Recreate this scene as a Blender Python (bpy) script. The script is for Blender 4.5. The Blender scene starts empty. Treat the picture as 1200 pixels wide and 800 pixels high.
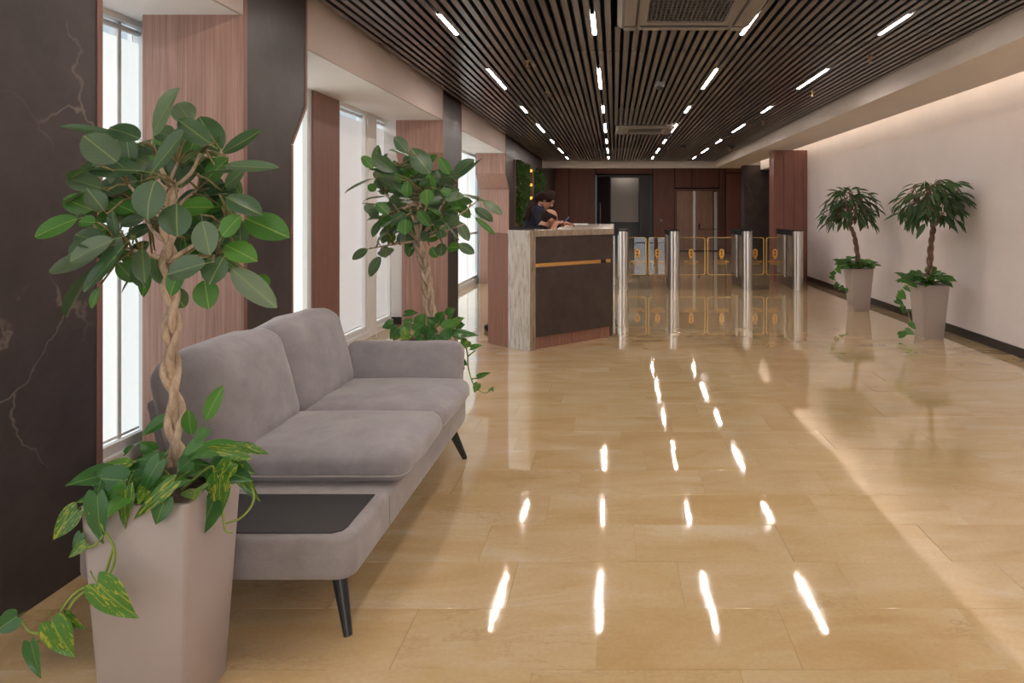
import bpy, bmesh, math, random
from mathutils import Vector, Matrix, Quaternion

# ------------------------------------------------------------------ camera, world, exposure
SC = bpy.context.scene
COL = SC.collection
F = 800.0                      # focal length in pixels of the 1200 x 800 frame
EYE = 1.33
cam_d = bpy.data.cameras.new('camera')
cam_d.sensor_width = 36.0
cam_d.lens = 36.0 * F / 1200.0
cam_d.shift_x = -120.0 / 1200.0
cam_d.shift_y = -153.0 / 1200.0
cam_d.clip_start = 0.05
cam_o = bpy.data.objects.new('camera', cam_d)
cam_o.location = (0, 0, EYE)
cam_o.rotation_euler = (math.pi / 2, 0, 0)
COL.objects.link(cam_o)
SC.camera = cam_o

world = bpy.data.worlds.new('world')
SC.world = world
world.use_nodes = True
bg = world.node_tree.nodes['Background']
bg.inputs[0].default_value = (0.80, 0.90, 1.0, 1)
bg.inputs[1].default_value = 0.8

SC.view_settings.view_transform = 'Standard'
SC.view_settings.look = 'None'
SC.view_settings.gamma = 1.0
SC.view_settings.exposure = 0.0
SC.cycles.max_bounces = 10
SC.cycles.diffuse_bounces = 5
SC.cycles.glossy_bounces = 5
SC.cycles.transparent_max_bounces = 16

LED_POWER = 135.0
COVE_POWER = 10.0
BLIND_POWER = 1.0
DOOR_POWER = 6.0

# soft daylight that comes straight in through the window bays on the left
sun_d = bpy.data.lights.new('daylight', 'SUN')
sun_d.energy = 8.0
sun_d.angle = math.radians(20)
sun_d.color = (0.96, 0.97, 1.0)
sun_o = bpy.data.objects.new('daylight', sun_d)
sun_o.location = (-8, 6, 5)
sun_o.rotation_euler = Vector((1.0, 0.03, -0.46)).to_track_quat('-Z', 'Y').to_euler()
COL.objects.link(sun_o)


def px(x, y, Y):
    """The point at depth Y that the photograph shows at pixel (x, y)."""
    return Vector(((x - 720.0) / F * Y, Y, EYE - (y - 247.0) / F * Y))


# ------------------------------------------------------------------ materials
def new_mat(name):
    m = bpy.data.materials.new(name)
    m.use_nodes = True
    nt = m.node_tree
    return m, nt, nt.nodes, nt.links, nt.nodes['Principled BSDF']


def setp(p, **kw):
    names = dict(color='Base Color', rough='Roughness', metal='Metallic', ior='IOR', coat='Coat Weight',
                 coat_rough='Coat Roughness', trans='Transmission Weight', spec='Specular IOR Level',
                 sheen='Sheen Weight', sub='Subsurface Weight', alpha='Alpha')
    for k, v in kw.items():
        if k == 'color':
            v = (v[0], v[1], v[2], 1)
        p.inputs[names[k]].default_value = v


def simple(name, color, rough=0.5, metal=0.0, **kw):
    m, nt, N, L, p = new_mat(name)
    setp(p, color=color, rough=rough, metal=metal, **kw)
    return m


def ramp(N, stops):
    r = N.new('ShaderNodeValToRGB')
    el = r.color_ramp.elements
    while len(el) < len(stops):
        el.new(0.5)
    for e, (pos, c) in zip(el, stops):
        e.position = pos
        e.color = (c[0], c[1], c[2], 1) if not isinstance(c, (int, float)) else (c, c, c, 1)
    return r


def coords(N, L, kind='Object', scale=(1, 1, 1), world_space=False):
    if world_space:
        g = N.new('ShaderNodeNewGeometry')
        out = g.outputs['Position']
    else:
        t = N.new('ShaderNodeTexCoord')
        out = t.outputs[kind]
    mp = N.new('ShaderNodeMapping')
    mp.inputs['Scale'].default_value = scale
    L.new(out, mp.inputs['Vector'])
    return mp


def noise(N, L, vec, scale, detail=4, rough=0.55, dist=0.0):
    n = N.new('ShaderNodeTexNoise')
    n.inputs['Scale'].default_value = scale
    n.inputs['Detail'].default_value = detail
    n.inputs['Roughness'].default_value = rough
    n.inputs['Distortion'].default_value = dist
    L.new(vec, n.inputs['Vector'])
    return n


def bump(N, L, p, height, strength, distance):
    b = N.new('ShaderNodeBump')
    b.inputs['Strength'].default_value = strength
    b.inputs['Distance'].default_value = distance
    L.new(height, b.inputs['Height'])
    L.new(b.outputs[0], p.inputs['Normal'])
    return b


def mixc(N, L, fac, a, b, mode='MIX'):
    m = N.new('ShaderNodeMix')
    m.data_type = 'RGBA'
    m.blend_type = mode
    if isinstance(fac, (int, float)):
        m.inputs[0].default_value = fac
    else:
        L.new(fac, m.inputs[0])
    for i, v in ((6, a), (7, b)):
        if isinstance(v, (tuple, list)):
            m.inputs[i].default_value = (v[0], v[1], v[2], 1)
        else:
            L.new(v, m.inputs[i])
    return m.outputs[2]


def wood_mat(name, dark, light, grain_axis='Z', rough=0.42):
    m, nt, N, L, p = new_mat(name)
    sc = {'Z': (26, 26, 0.9), 'X': (0.9, 26, 26), 'Y': (26, 0.9, 26)}[grain_axis]
    mp = coords(N, L, scale=sc, world_space=True)
    n1 = noise(N, L, mp.outputs[0], 1.4, 6, 0.65, 0.6)
    sc2 = tuple(v * 4.5 if v > 1 else v * 1.5 for v in sc)
    mp2 = coords(N, L, scale=sc2, world_space=True)
    n2 = noise(N, L, mp2.outputs[0], 1.6, 3, 0.6)
    mid = tuple((a + b) / 2 for a, b in zip(dark, light))
    r = ramp(N, [(0.30, dark), (0.52, mid), (0.72, light)])
    L.new(n1.outputs[0], r.inputs[0])
    r2 = ramp(N, [(0.35, 0.72), (0.65, 1.08)])
    L.new(n2.outputs[0], r2.inputs[0])
    L.new(mixc(N, L, 0.8, r.outputs[0], r2.outputs[0], 'MULTIPLY'), p.inputs['Base Color'])
    setp(p, rough=rough, spec=0.4)
    bump(N, L, p, n2.outputs[0], 0.15, 0.001)
    return m


def dark_marble(name, base, vein, rough=0.28):
    m, nt, N, L, p = new_mat(name)
    mp = coords(N, L, world_space=True)
    warp = noise(N, L, mp.outputs[0], 1.7, 5, 0.6)
    add = N.new('ShaderNodeVectorMath')
    add.operation = 'MULTIPLY_ADD'
    L.new(warp.outputs['Color'], add.inputs[0])
    add.inputs[1].default_value = (0.45, 0.45, 0.45)
    L.new(mp.outputs[0], add.inputs[2])
    v = N.new('ShaderNodeTexVoronoi')
    v.feature = 'DISTANCE_TO_EDGE'
    v.inputs['Scale'].default_value = 1.15
    L.new(add.outputs[0], v.inputs['Vector'])
    r = ramp(N, [(0.0, 1.0), (0.003, 0.7), (0.008, 0.0)])
    L.new(v.outputs['Distance'], r.inputs[0])
    mask = noise(N, L, mp.outputs[0], 1.3, 2, 0.5)
    rm = ramp(N, [(0.50, 0.0), (0.66, 0.8)])
    L.new(mask.outputs[0], rm.inputs[0])
    mul = N.new('ShaderNodeMath')
    mul.operation = 'MULTIPLY'
    L.new(r.outputs[0], mul.inputs[0])
    L.new(rm.outputs[0], mul.inputs[1])
    cl = noise(N, L, mp.outputs[0], 5, 6, 0.7)
    rc = ramp(N, [(0.35, tuple(c * 0.82 for c in base)), (0.7, tuple(c * 1.25 for c in base))])
    L.new(cl.outputs[0], rc.inputs[0])
    L.new(mixc(N, L, mul.outputs[0], rc.outputs[0], vein), p.inputs['Base Color'])
    setp(p, rough=rough, spec=0.32)
    return m


def floor_mat():
    m, nt, N, L, p = new_mat('floor_limestone')
    g = N.new('ShaderNodeNewGeometry')
    oi = N.new('ShaderNodeObjectInfo')
    off = N.new('ShaderNodeVectorMath')
    off.operation = 'SCALE'
    off.inputs[0].default_value = (37.0, 91.0, 13.0)
    L.new(oi.outputs['Random'], off.inputs['Scale'])
    at = N.new('ShaderNodeAttribute')
    at.attribute_name = 'slab'
    off2 = N.new('ShaderNodeVectorMath')
    off2.operation = 'SCALE'
    off2.inputs[0].default_value = (53.0, 29.0, 71.0)
    L.new(at.outputs['Fac'], off2.inputs['Scale'])
    a1 = N.new('ShaderNodeVectorMath')
    L.new(g.outputs['Position'], a1.inputs[0])
    L.new(off.outputs[0], a1.inputs[1])
    a2 = N.new('ShaderNodeVectorMath')
    L.new(a1.outputs[0], a2.inputs[0])
    L.new(off2.outputs[0], a2.inputs[1])
    stretch = N.new('ShaderNodeMapping')
    stretch.inputs['Scale'].default_value = (0.55, 1.5, 1)
    L.new(a2.outputs[0], stretch.inputs[0])
    big = noise(N, L, stretch.outputs[0], 2.6, 6, 0.62, 0.8)
    r = ramp(N, [(0.26, (0.545, 0.365, 0.165)), (0.46, (0.605, 0.435, 0.230)), (0.60, (0.635, 0.480, 0.285)), (0.74, (0.675, 0.55, 0.39))])
    L.new(big.outputs[0], r.inputs[0])
    # thin brown stylolite veins
    warp = noise(N, L, stretch.outputs[0], 6, 5, 0.7)
    wadd = N.new('ShaderNodeVectorMath')
    wadd.operation = 'MULTIPLY_ADD'
    L.new(warp.outputs['Color'], wadd.inputs[0])
    wadd.inputs[1].default_value = (0.5, 0.5, 0.5)
    L.new(stretch.outputs[0], wadd.inputs[2])
    v = N.new('ShaderNodeTexVoronoi')
    v.feature = 'DISTANCE_TO_EDGE'
    v.inputs['Scale'].default_value = 3.0
    L.new(wadd.outputs[0], v.inputs['Vector'])
    rv = ramp(N, [(0.0, 1.0), (0.012, 0.6), (0.035, 0.0)])
    L.new(v.outputs['Distance'], rv.inputs[0])
    mk = noise(N, L, a2.outputs[0], 1.6, 2, 0.5)
    rmk = ramp(N, [(0.50, 0.0), (0.66, 0.5)])
    L.new(mk.outputs[0], rmk.inputs[0])
    mul = N.new('ShaderNodeMath')
    mul.operation = 'MULTIPLY'
    L.new(rv.outputs[0], mul.inputs[0])
    L.new(rmk.outputs[0], mul.inputs[1])
    c1 = mixc(N, L, mul.outputs[0], r.outputs[0], (0.40, 0.235, 0.11))
    fine = noise(N, L, g.outputs['Position'], 60, 4, 0.7)
    rf = ramp(N, [(0.3, 0.90), (0.7, 1.06)])
    L.new(fine.outputs[0], rf.inputs[0])
    c2 = mixc(N, L, 0.7, c1, rf.outputs[0], 'MULTIPLY')
    # every slab a little lighter or darker
    tone = N.new('ShaderNodeMath')
    L.new(oi.outputs['Random'], tone.inputs[0])
    L.new(at.outputs['Fac'], tone.inputs[1])
    fr = N.new('ShaderNodeMath')
    fr.operation = 'FRACT'
    L.new(tone.outputs[0], fr.inputs[0])
    rt = ramp(N, [(0.0, (0.975, 0.97, 0.96)), (1.0, (1.015, 1.02, 1.03))])
    L.new(fr.outputs[0], rt.inputs[0])
    L.new(mixc(N, L, 1.0, c2, rt.outputs[0], 'MULTIPLY'), p.inputs['Base Color'])
    rr = ramp(N, [(0.3, 0.030), (0.7, 0.070)])
    L.new(big.outputs[0], rr.inputs[0])
    L.new(rr.outputs[0], p.inputs['Roughness'])
    setp(p, ior=1.55, spec=0.5, coat=0.7, coat_rough=0.035)
    p.inputs['Coat IOR'].default_value = 1.6
    wv = noise(N, L, a2.outputs[0], 3.2, 2, 0.5)
    bump(N, L, p, wv.outputs[0], 0.08, 0.012)
    cb = N.new('ShaderNodeBump')
    cb.inputs['Strength'].default_value = 0.045
    cb.inputs['Distance'].default_value = 0.012
    L.new(wv.outputs[0], cb.inputs['Height'])
    L.new(cb.outputs[0], p.inputs['Coat Normal'])
    return m


def fabric_mat(name, col, weave=900, soft=True):
    m, nt, N, L, p = new_mat(name)
    mp = coords(N, L, world_space=True)
    n = noise(N, L, mp.outputs[0], 9, 5, 0.65)
    r = ramp(N, [(0.3, tuple(c * 0.84 for c in col)), (0.7, tuple(c * 1.14 for c in col))])
    L.new(n.outputs[0], r.inputs[0])
    f = noise(N, L, mp.outputs[0], weave, 2, 0.6)
    rf = ramp(N, [(0.3, 0.85), (0.7, 1.12)])
    L.new(f.outputs[0], rf.inputs[0])
    L.new(mixc(N, L, 0.7, r.outputs[0], rf.outputs[0], 'MULTIPLY'), p.inputs['Base Color'])
    setp(p, rough=0.9, sheen=0.35 if soft else 0.0, spec=0.2)
    # soft creases of upholstery
    cr = noise(N, L, mp.outputs[0], 14, 3, 0.5, 0.5)
    ad = N.new('ShaderNodeMath')
    ad.operation = 'MULTIPLY_ADD'
    L.new(f.outputs[0], ad.inputs[0])
    ad.inputs[1].default_value = 0.06
    L.new(cr.outputs[0], ad.inputs[2])
    bump(N, L, p, ad.outputs[0], 0.35, 0.006)
    return m


def leaf_mat(name, deep, fresh, rib, rough=0.42, variegated=0.0):
    m, nt, N, L, p = new_mat(name)
    t = N.new('ShaderNodeTexCoord')
    sep = N.new('ShaderNodeSeparateXYZ')
    L.new(t.outputs['Object'], sep.inputs[0])
    oi = N.new('ShaderNodeObjectInfo')
    # a leaf of its own shade
    rr = ramp(N, [(0.0, deep), (0.6, tuple((a * 0.75 + b * 0.25) for a, b in zip(deep, fresh))), (1.0, fresh)])
    L.new(oi.outputs['Random'], rr.inputs[0])
    ab = N.new('ShaderNodeMath')
    ab.operation = 'ABSOLUTE'
    L.new(sep.outputs[0], ab.inputs[0])
    # side veins run outward and forward
    vm = N.new('ShaderNodeMath')
    vm.operation = 'MULTIPLY_ADD'
    L.new(ab.outputs[0], vm.inputs[0])
    vm.inputs[1].default_value = -0.9
    L.new(sep.outputs[1], vm.inputs[2])
    sn = N.new('ShaderNodeMath')
    sn.operation = 'MULTIPLY'
    L.new(vm.outputs[0], sn.inputs[0])
    sn.inputs[1].default_value = 40.0
    si = N.new('ShaderNodeMath')
    si.operation = 'SINE'
    L.new(sn.outputs[0], si.inputs[0])
    rv = ramp(N, [(0.86, 0.0), (1.0, 0.13)])
    L.new(si.outputs[0], rv.inputs[0])
    col = mixc(N, L, rv.outputs[0], rr.outputs[0], rib)
    if variegated > 0:
        mp = N.new('ShaderNodeMapping')
        mp.inputs['Scale'].default_value = (5.5, 1.8, 2)
        mp.inputs['Rotation'].default_value = (0, 0, 0.7)
        L.new(t.outputs['Object'], mp.inputs[0])
        of = N.new('ShaderNodeVectorMath')
        of.operation = 'SCALE'
        of.inputs[0].default_value = (31, 17, 57)
        L.new(oi.outputs['Random'], of.inputs['Scale'])
        ad = N.new('ShaderNodeVectorMath')
        L.new(mp.outputs[0], ad.inputs[0])
        L.new(of.outputs[0], ad.inputs[1])
        n = noise(N, L, ad.outputs[0], 1.5, 5, 0.65, 1.2)
        rn = ramp(N, [(0.70 - 0.16 * variegated, 0.0), (0.75 - 0.16 * variegated, 0.85)])
        L.new(n.outputs[0], rn.inputs[0])
        col = mixc(N, L, rn.outputs[0], col, (0.52, 0.50, 0.055))
    rb = ramp(N, [(0.010, 0.85), (0.030, 0.0)])
    L.new(ab.outputs[0], rb.inputs[0])
    col = mixc(N, L, rb.outputs[0], col, rib)
    L.new(col, p.inputs['Base Color'])
    setp(p, rough=rough, spec=0.5)
    p.inputs['Subsurface Weight'].default_value = 0.0
    tr = N.new('ShaderNodeBsdfTranslucent')
    L.new(mixc(N, L, 0.5, col, (0.20, 0.42, 0.05)), tr.inputs[0])
    mx = N.new('ShaderNodeMixShader')
    mx.inputs[0].default_value = 0.22
    L.new(p.outputs[0], mx.inputs[1])
    L.new(tr.outputs[0], mx.inputs[2])
    L.new(mx.outputs[0], N['Material Output'].inputs[0])
    return m


def emit_mat(name, color, strength):
    m = bpy.data.materials.new(name)
    m.use_nodes = True
    N, L = m.node_tree.nodes, m.node_tree.links
    N.clear()
    e = N.new('ShaderNodeEmission')
    e.inputs[0].default_value = (color[0], color[1], color[2], 1)
    e.inputs[1].default_value = strength
    o = N.new('ShaderNodeOutputMaterial')
    L.new(e.outputs[0], o.inputs[0])
    return m


def blind_mat(name, color, strength):
    """Backlit woven window blind: daylight comes through the cloth."""
    m, nt, N, L, p = new_mat(name)
    setp(p, color=(0.62, 0.60, 0.58), rough=0.85)
    mp = coords(N, L, world_space=True)
    n = noise(N, L, mp.outputs[0], 40, 2, 0.5)
    r = ramp(N, [(0.3, 0.96), (0.7, 1.0)])
    L.new(n.outputs[0], r.inputs[0])
    L.new(mixc(N, L, 1.0, color, r.outputs[0], 'MULTIPLY'), p.inputs['Emission Color'])
    p.inputs['Emission Strength'].default_value = strength
    # the open weave lets part of the daylight straight through
    t = N.new('ShaderNodeBsdfTransparent')
    mx = N.new('ShaderNodeMixShader')
    mx.inputs[0].default_value = 0.30
    L.new(p.outputs[0], mx.inputs[1])
    L.new(t.outputs[0], mx.inputs[2])
    L.new(mx.outputs[0], N['Material Output'].inputs[0])
    return m


def steel_mat(name, col=(0.74, 0.70, 0.67), rough=0.30):
    m, nt, N, L, p = new_mat(name)
    mp = coords(N, L, scale=(220, 220, 2), world_space=True)
    n = noise(N, L, mp.outputs[0], 1.5, 3, 0.6)
    r = ramp(N, [(0.3, rough * 0.8), (0.7, rough * 1.3)])
    L.new(n.outputs[0], r.inputs[0])
    L.new(r.outputs[0], p.inputs['Roughness'])
    setp(p, color=col, metal=1.0)
    return m


def glass_mat(name, tint=(0.95, 0.97, 0.97), refl=None):
    """Thin clear sheet: mostly see-through, mirrors at a slant."""
    m = bpy.data.materials.new(name)
    m.use_nodes = True
    N, L = m.node_tree.nodes, m.node_tree.links
    N.clear()
    t = N.new('ShaderNodeBsdfTransparent')
    t.inputs[0].default_value = (*tint, 1)
    g = N.new('ShaderNodeBsdfGlossy')
    g.inputs['Roughness'].default_value = 0.01
    fr = N.new('ShaderNodeFresnel')
    fr.inputs[0].default_value = 1.5
    mx = N.new('ShaderNodeMixShader')
    ge = N.new('ShaderNodeNewGeometry')
    iv = N.new('ShaderNodeMath')
    iv.operation = 'SUBTRACT'
    iv.inputs[0].default_value = 1.0
    L.new(ge.outputs['Backfacing'], iv.inputs[1])
    mu = N.new('ShaderNodeMath')
    mu.operation = 'MULTIPLY'
    L.new(fr.outputs[0], mu.inputs[0])
    L.new(iv.outputs[0], mu.inputs[1])
    L.new(mu.outputs[0], mx.inputs[0])
    L.new(t.outputs[0], mx.inputs[1])
    L.new(g.outputs[0], mx.inputs[2])
    o = N.new('ShaderNodeOutputMaterial')
    L.new(mx.outputs[0], o.inputs[0])
    return m


def plaster_mat(name, col, rough=0.75):
    m, nt, N, L, p = new_mat(name)
    mp = coords(N, L, world_space=True)
    n = noise(N, L, mp.outputs[0], 2.0, 4, 0.6)
    r = ramp(N, [(0.3, tuple(c * 0.96 for c in col)), (0.7, tuple(min(1, c * 1.03) for c in col))])
    L.new(n.outputs[0], r.inputs[0])
    L.new(r.outputs[0], p.inputs['Base Color'])
    f = noise(N, L, mp.outputs[0], 180, 2, 0.5)
    bump(N, L, p, f.outputs[0], 0.05, 0.001)
    setp(p, rough=rough, spec=0.35)
    return m


def stone_mat(name='grey_travertine', k=(1, 1, 1)):
    m, nt, N, L, p = new_mat(name)
    mp = coords(N, L, scale=(38, 38, 5), world_space=True)
    n = noise(N, L, mp.outputs[0], 1.2, 7, 0.72, 0.7)
    r = ramp(N, [(0.30, (0.27, 0.23, 0.19)), (0.42, (0.54, 0.49, 0.44)), (0.56, (0.70, 0.67, 0.63)), (0.75, (0.78, 0.76, 0.73))])
    L.new(n.outputs[0], r.inputs[0])
    L.new(mixc(N, L, 1.0, r.outputs[0], k, 'MULTIPLY'), p.inputs['Base Color'])
    setp(p, rough=0.22, spec=0.5)
    return m


def bark_mat(name, dark, light):
    m, nt, N, L, p = new_mat(name)
    mp = coords(N, L, scale=(1, 1, 0.35), world_space=True)
    n = noise(N, L, mp.outputs[0], 38, 6, 0.75)
    r = ramp(N, [(0.36, dark), (0.60, light)])
    L.new(n.outputs[0], r.inputs[0])
    L.new(r.outputs[0], p.inputs['Base Color'])
    setp(p, rough=0.8)
    bump(N, L, p, n.outputs[0], 0.5, 0.004)
    return m


M = {}
M['floor'] = floor_mat()
M['marble'] = dark_marble('dark_brown_marble', (0.056, 0.044, 0.044), (0.25, 0.205, 0.17), 0.40)
M['deskmarble'] = dark_marble('brown_desk_marble', (0.062, 0.045, 0.040), (0.13, 0.10, 0.08), 0.32)
M['wood'] = wood_mat('walnut_veneer', (0.37, 0.215, 0.175), (0.54, 0.345, 0.29))
M['wooddoor'] = wood_mat('door_wood_with_reflection', (0.40, 0.235, 0.18), (0.56, 0.36, 0.29), 'Z', 0.25)  # lightened for hall brightness mirrored in the door glass, put into the colour
M['woodred'] = wood_mat('red_walnut_veneer', (0.185, 0.075, 0.058), (0.27, 0.115, 0.088))
M['woodedge'] = wood_mat('wood_edging', (0.205, 0.098, 0.078), (0.285, 0.145, 0.115))
M['wooddesk'] = wood_mat('desk_wood', (0.26, 0.120, 0.085), (0.36, 0.180, 0.130))
M['stone'] = stone_mat()
M['stonebrown'] = stone_mat('brown_travertine', (0.50, 0.42, 0.35))
M['plaster'] = plaster_mat('beige_plaster', (0.56, 0.475, 0.44))
M['white'] = plaster_mat('white_plaster', (0.88, 0.87, 0.86))
M['wallwhite'] = plaster_mat('right_wall_paint', (0.745, 0.685, 0.685), 0.55)
M['soffit'] = plaster_mat('soffit_paint', (0.68, 0.62, 0.58))
M['frame'] = simple('white_frame', (0.80, 0.80, 0.79), 0.4)
M['black'] = simple('black_void', (0.006, 0.005, 0.006), 0.9)
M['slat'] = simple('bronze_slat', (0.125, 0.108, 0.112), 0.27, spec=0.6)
M['slatside'] = simple('shaded_slat_side', (0.016, 0.014, 0.016), 0.45)  # bronze darkened to near black: shade between slats put into the colour
M['base'] = simple('dark_skirting', (0.030, 0.025, 0.026), 0.4)
M['led'] = emit_mat('warm_light', (1.0, 0.89, 0.80), LED_POWER)
M['lobby'] = emit_mat('lobby_fill_light', (1.0, 0.86, 0.74), 42.0)  # glow of the added, unseen lobby lamps
M['cove'] = emit_mat('cove_light', (1.0, 0.83, 0.64), COVE_POWER)
M['sconce'] = emit_mat('amber_light', (1.0, 0.50, 0.10), 1.6)
M['blind'] = blind_mat('backlit_blind', (1.0, 0.97, 0.97), 0.24 * BLIND_POWER)
M['blindcool'] = blind_mat('backlit_bright_blind', (0.90, 0.98, 0.97), 0.70 * BLIND_POWER)
M['daylight'] = emit_mat('daylit_entrance', (0.90, 0.96, 1.0), DOOR_POWER)
M['steel'] = steel_mat('brushed_steel')
M['darksteel'] = steel_mat('dark_steel', (0.34, 0.30, 0.29), 0.35)
M['gold'] = simple('polished_brass', (0.80, 0.46, 0.17), 0.25, 1.0)
M['goldline'] = simple('gold_edge_print', (0.80, 0.50, 0.13), 0.4, 0.0)
M['goldprint'] = simple('gold_film', (0.90, 0.46, 0.06), 0.45)
M['glass'] = glass_mat('clear_glass')
M['blackplastic'] = simple('black_plastic', (0.015, 0.015, 0.017), 0.4)
M['blackgloss'] = simple('black_glass', (0.022, 0.022, 0.026), 0.12, coat=0.5)
M['sofa'] = fabric_mat('grey_velour', (0.300, 0.275, 0.290))
M['sofaweave'] = fabric_mat('grey_weave', (0.305, 0.276, 0.280), 500)
M['piping'] = fabric_mat('light_piping', (0.40, 0.36, 0.345), 700)
M['tray'] = simple('dark_lacquered_tray', (0.035, 0.033, 0.034), 0.32)
M['leg'] = simple('black_lacquered_leg', (0.018, 0.019, 0.022), 0.3)
M['pot'] = simple('taupe_planter', (0.42, 0.358, 0.343), 0.36)
M['soil'] = bark_mat('bark_mulch', (0.02, 0.012, 0.008), (0.10, 0.055, 0.035))
M['bark'] = bark_mat('pale_bark', (0.30, 0.21, 0.145), (0.56, 0.43, 0.32))
M['barkdark'] = bark_mat('brown_bark', (0.12, 0.065, 0.045), (0.26, 0.15, 0.11))
M['twig'] = bark_mat('green_twig', (0.14, 0.12, 0.05), (0.26, 0.21, 0.10))
M['vine'] = simple('vine_stem', (0.24, 0.33, 0.06), 0.5)
M['ficus'] = leaf_mat('rubber_leaf', (0.038, 0.092, 0.045), (0.155, 0.215, 0.14), (0.26, 0.33, 0.11), 0.33)
M['ficusyoung'] = leaf_mat('young_leaf', (0.05, 0.17, 0.03), (0.085, 0.25, 0.035), (0.30, 0.42, 0.10))
M['pothos'] = leaf_mat('pothos_leaf', (0.032, 0.120, 0.034), (0.085, 0.25, 0.045), (0.16, 0.30, 0.06), 0.27, 0.30)
M['pothosvar'] = leaf_mat('variegated_leaf', (0.040, 0.15, 0.025), (0.085, 0.25, 0.035), (0.30, 0.42, 0.07), 0.30, 1.0)
M['willow'] = leaf_mat('narrow_leaf', (0.018, 0.050, 0.020), (0.045, 0.105, 0.030), (0.07, 0.14, 0.04))
M['moss'] = leaf_mat('wall_foliage', (0.022, 0.065, 0.012), (0.06, 0.13, 0.02), (0.06, 0.15, 0.03))
M['acwhite'] = simple('air_conditioner_shell', (0.215, 0.195, 0.19), 0.45)
M['acgrille'] = simple('air_conditioner_grille', (0.085, 0.085, 0.09), 0.5)
M['camwhite'] = simple('grey_housing', (0.30, 0.29, 0.30), 0.4)
M['brass'] = simple('sprinkler_brass', (0.50, 0.32, 0.16), 0.35, 1.0)
M['skin'] = simple('skin', (0.47, 0.235, 0.155), 0.5, spec=0.35)
M['hair'] = simple('dark_brown_hair', (0.022, 0.013, 0.010), 0.75, spec=0.15)
M['hairbrown'] = simple('long_brown_hair', (0.030, 0.014, 0.010), 0.75, spec=0.15)
M['navy'] = fabric_mat('navy_cloth', (0.035, 0.036, 0.055), 600, False)
M['blackcloth'] = fabric_mat('black_cloth', (0.012, 0.012, 0.015), 600, False)
M['whitetrim'] = simple('white_trim', (0.75, 0.75, 0.75), 0.7)
M['paper'] = simple('white_paper', (0.82, 0.84, 0.90), 0.6)
M['bluepen'] = simple('blue_pen', (0.05, 0.22, 0.55), 0.4)
M['shade'] = simple('grey_shade', (0.34, 0.32, 0.30), 0.8)
M['charcoal'] = simple('charcoal_door_frame', (0.035, 0.034, 0.040), 0.4)
M['eye'] = simple('eye_white', (0.7, 0.7, 0.7), 0.3)


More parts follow.
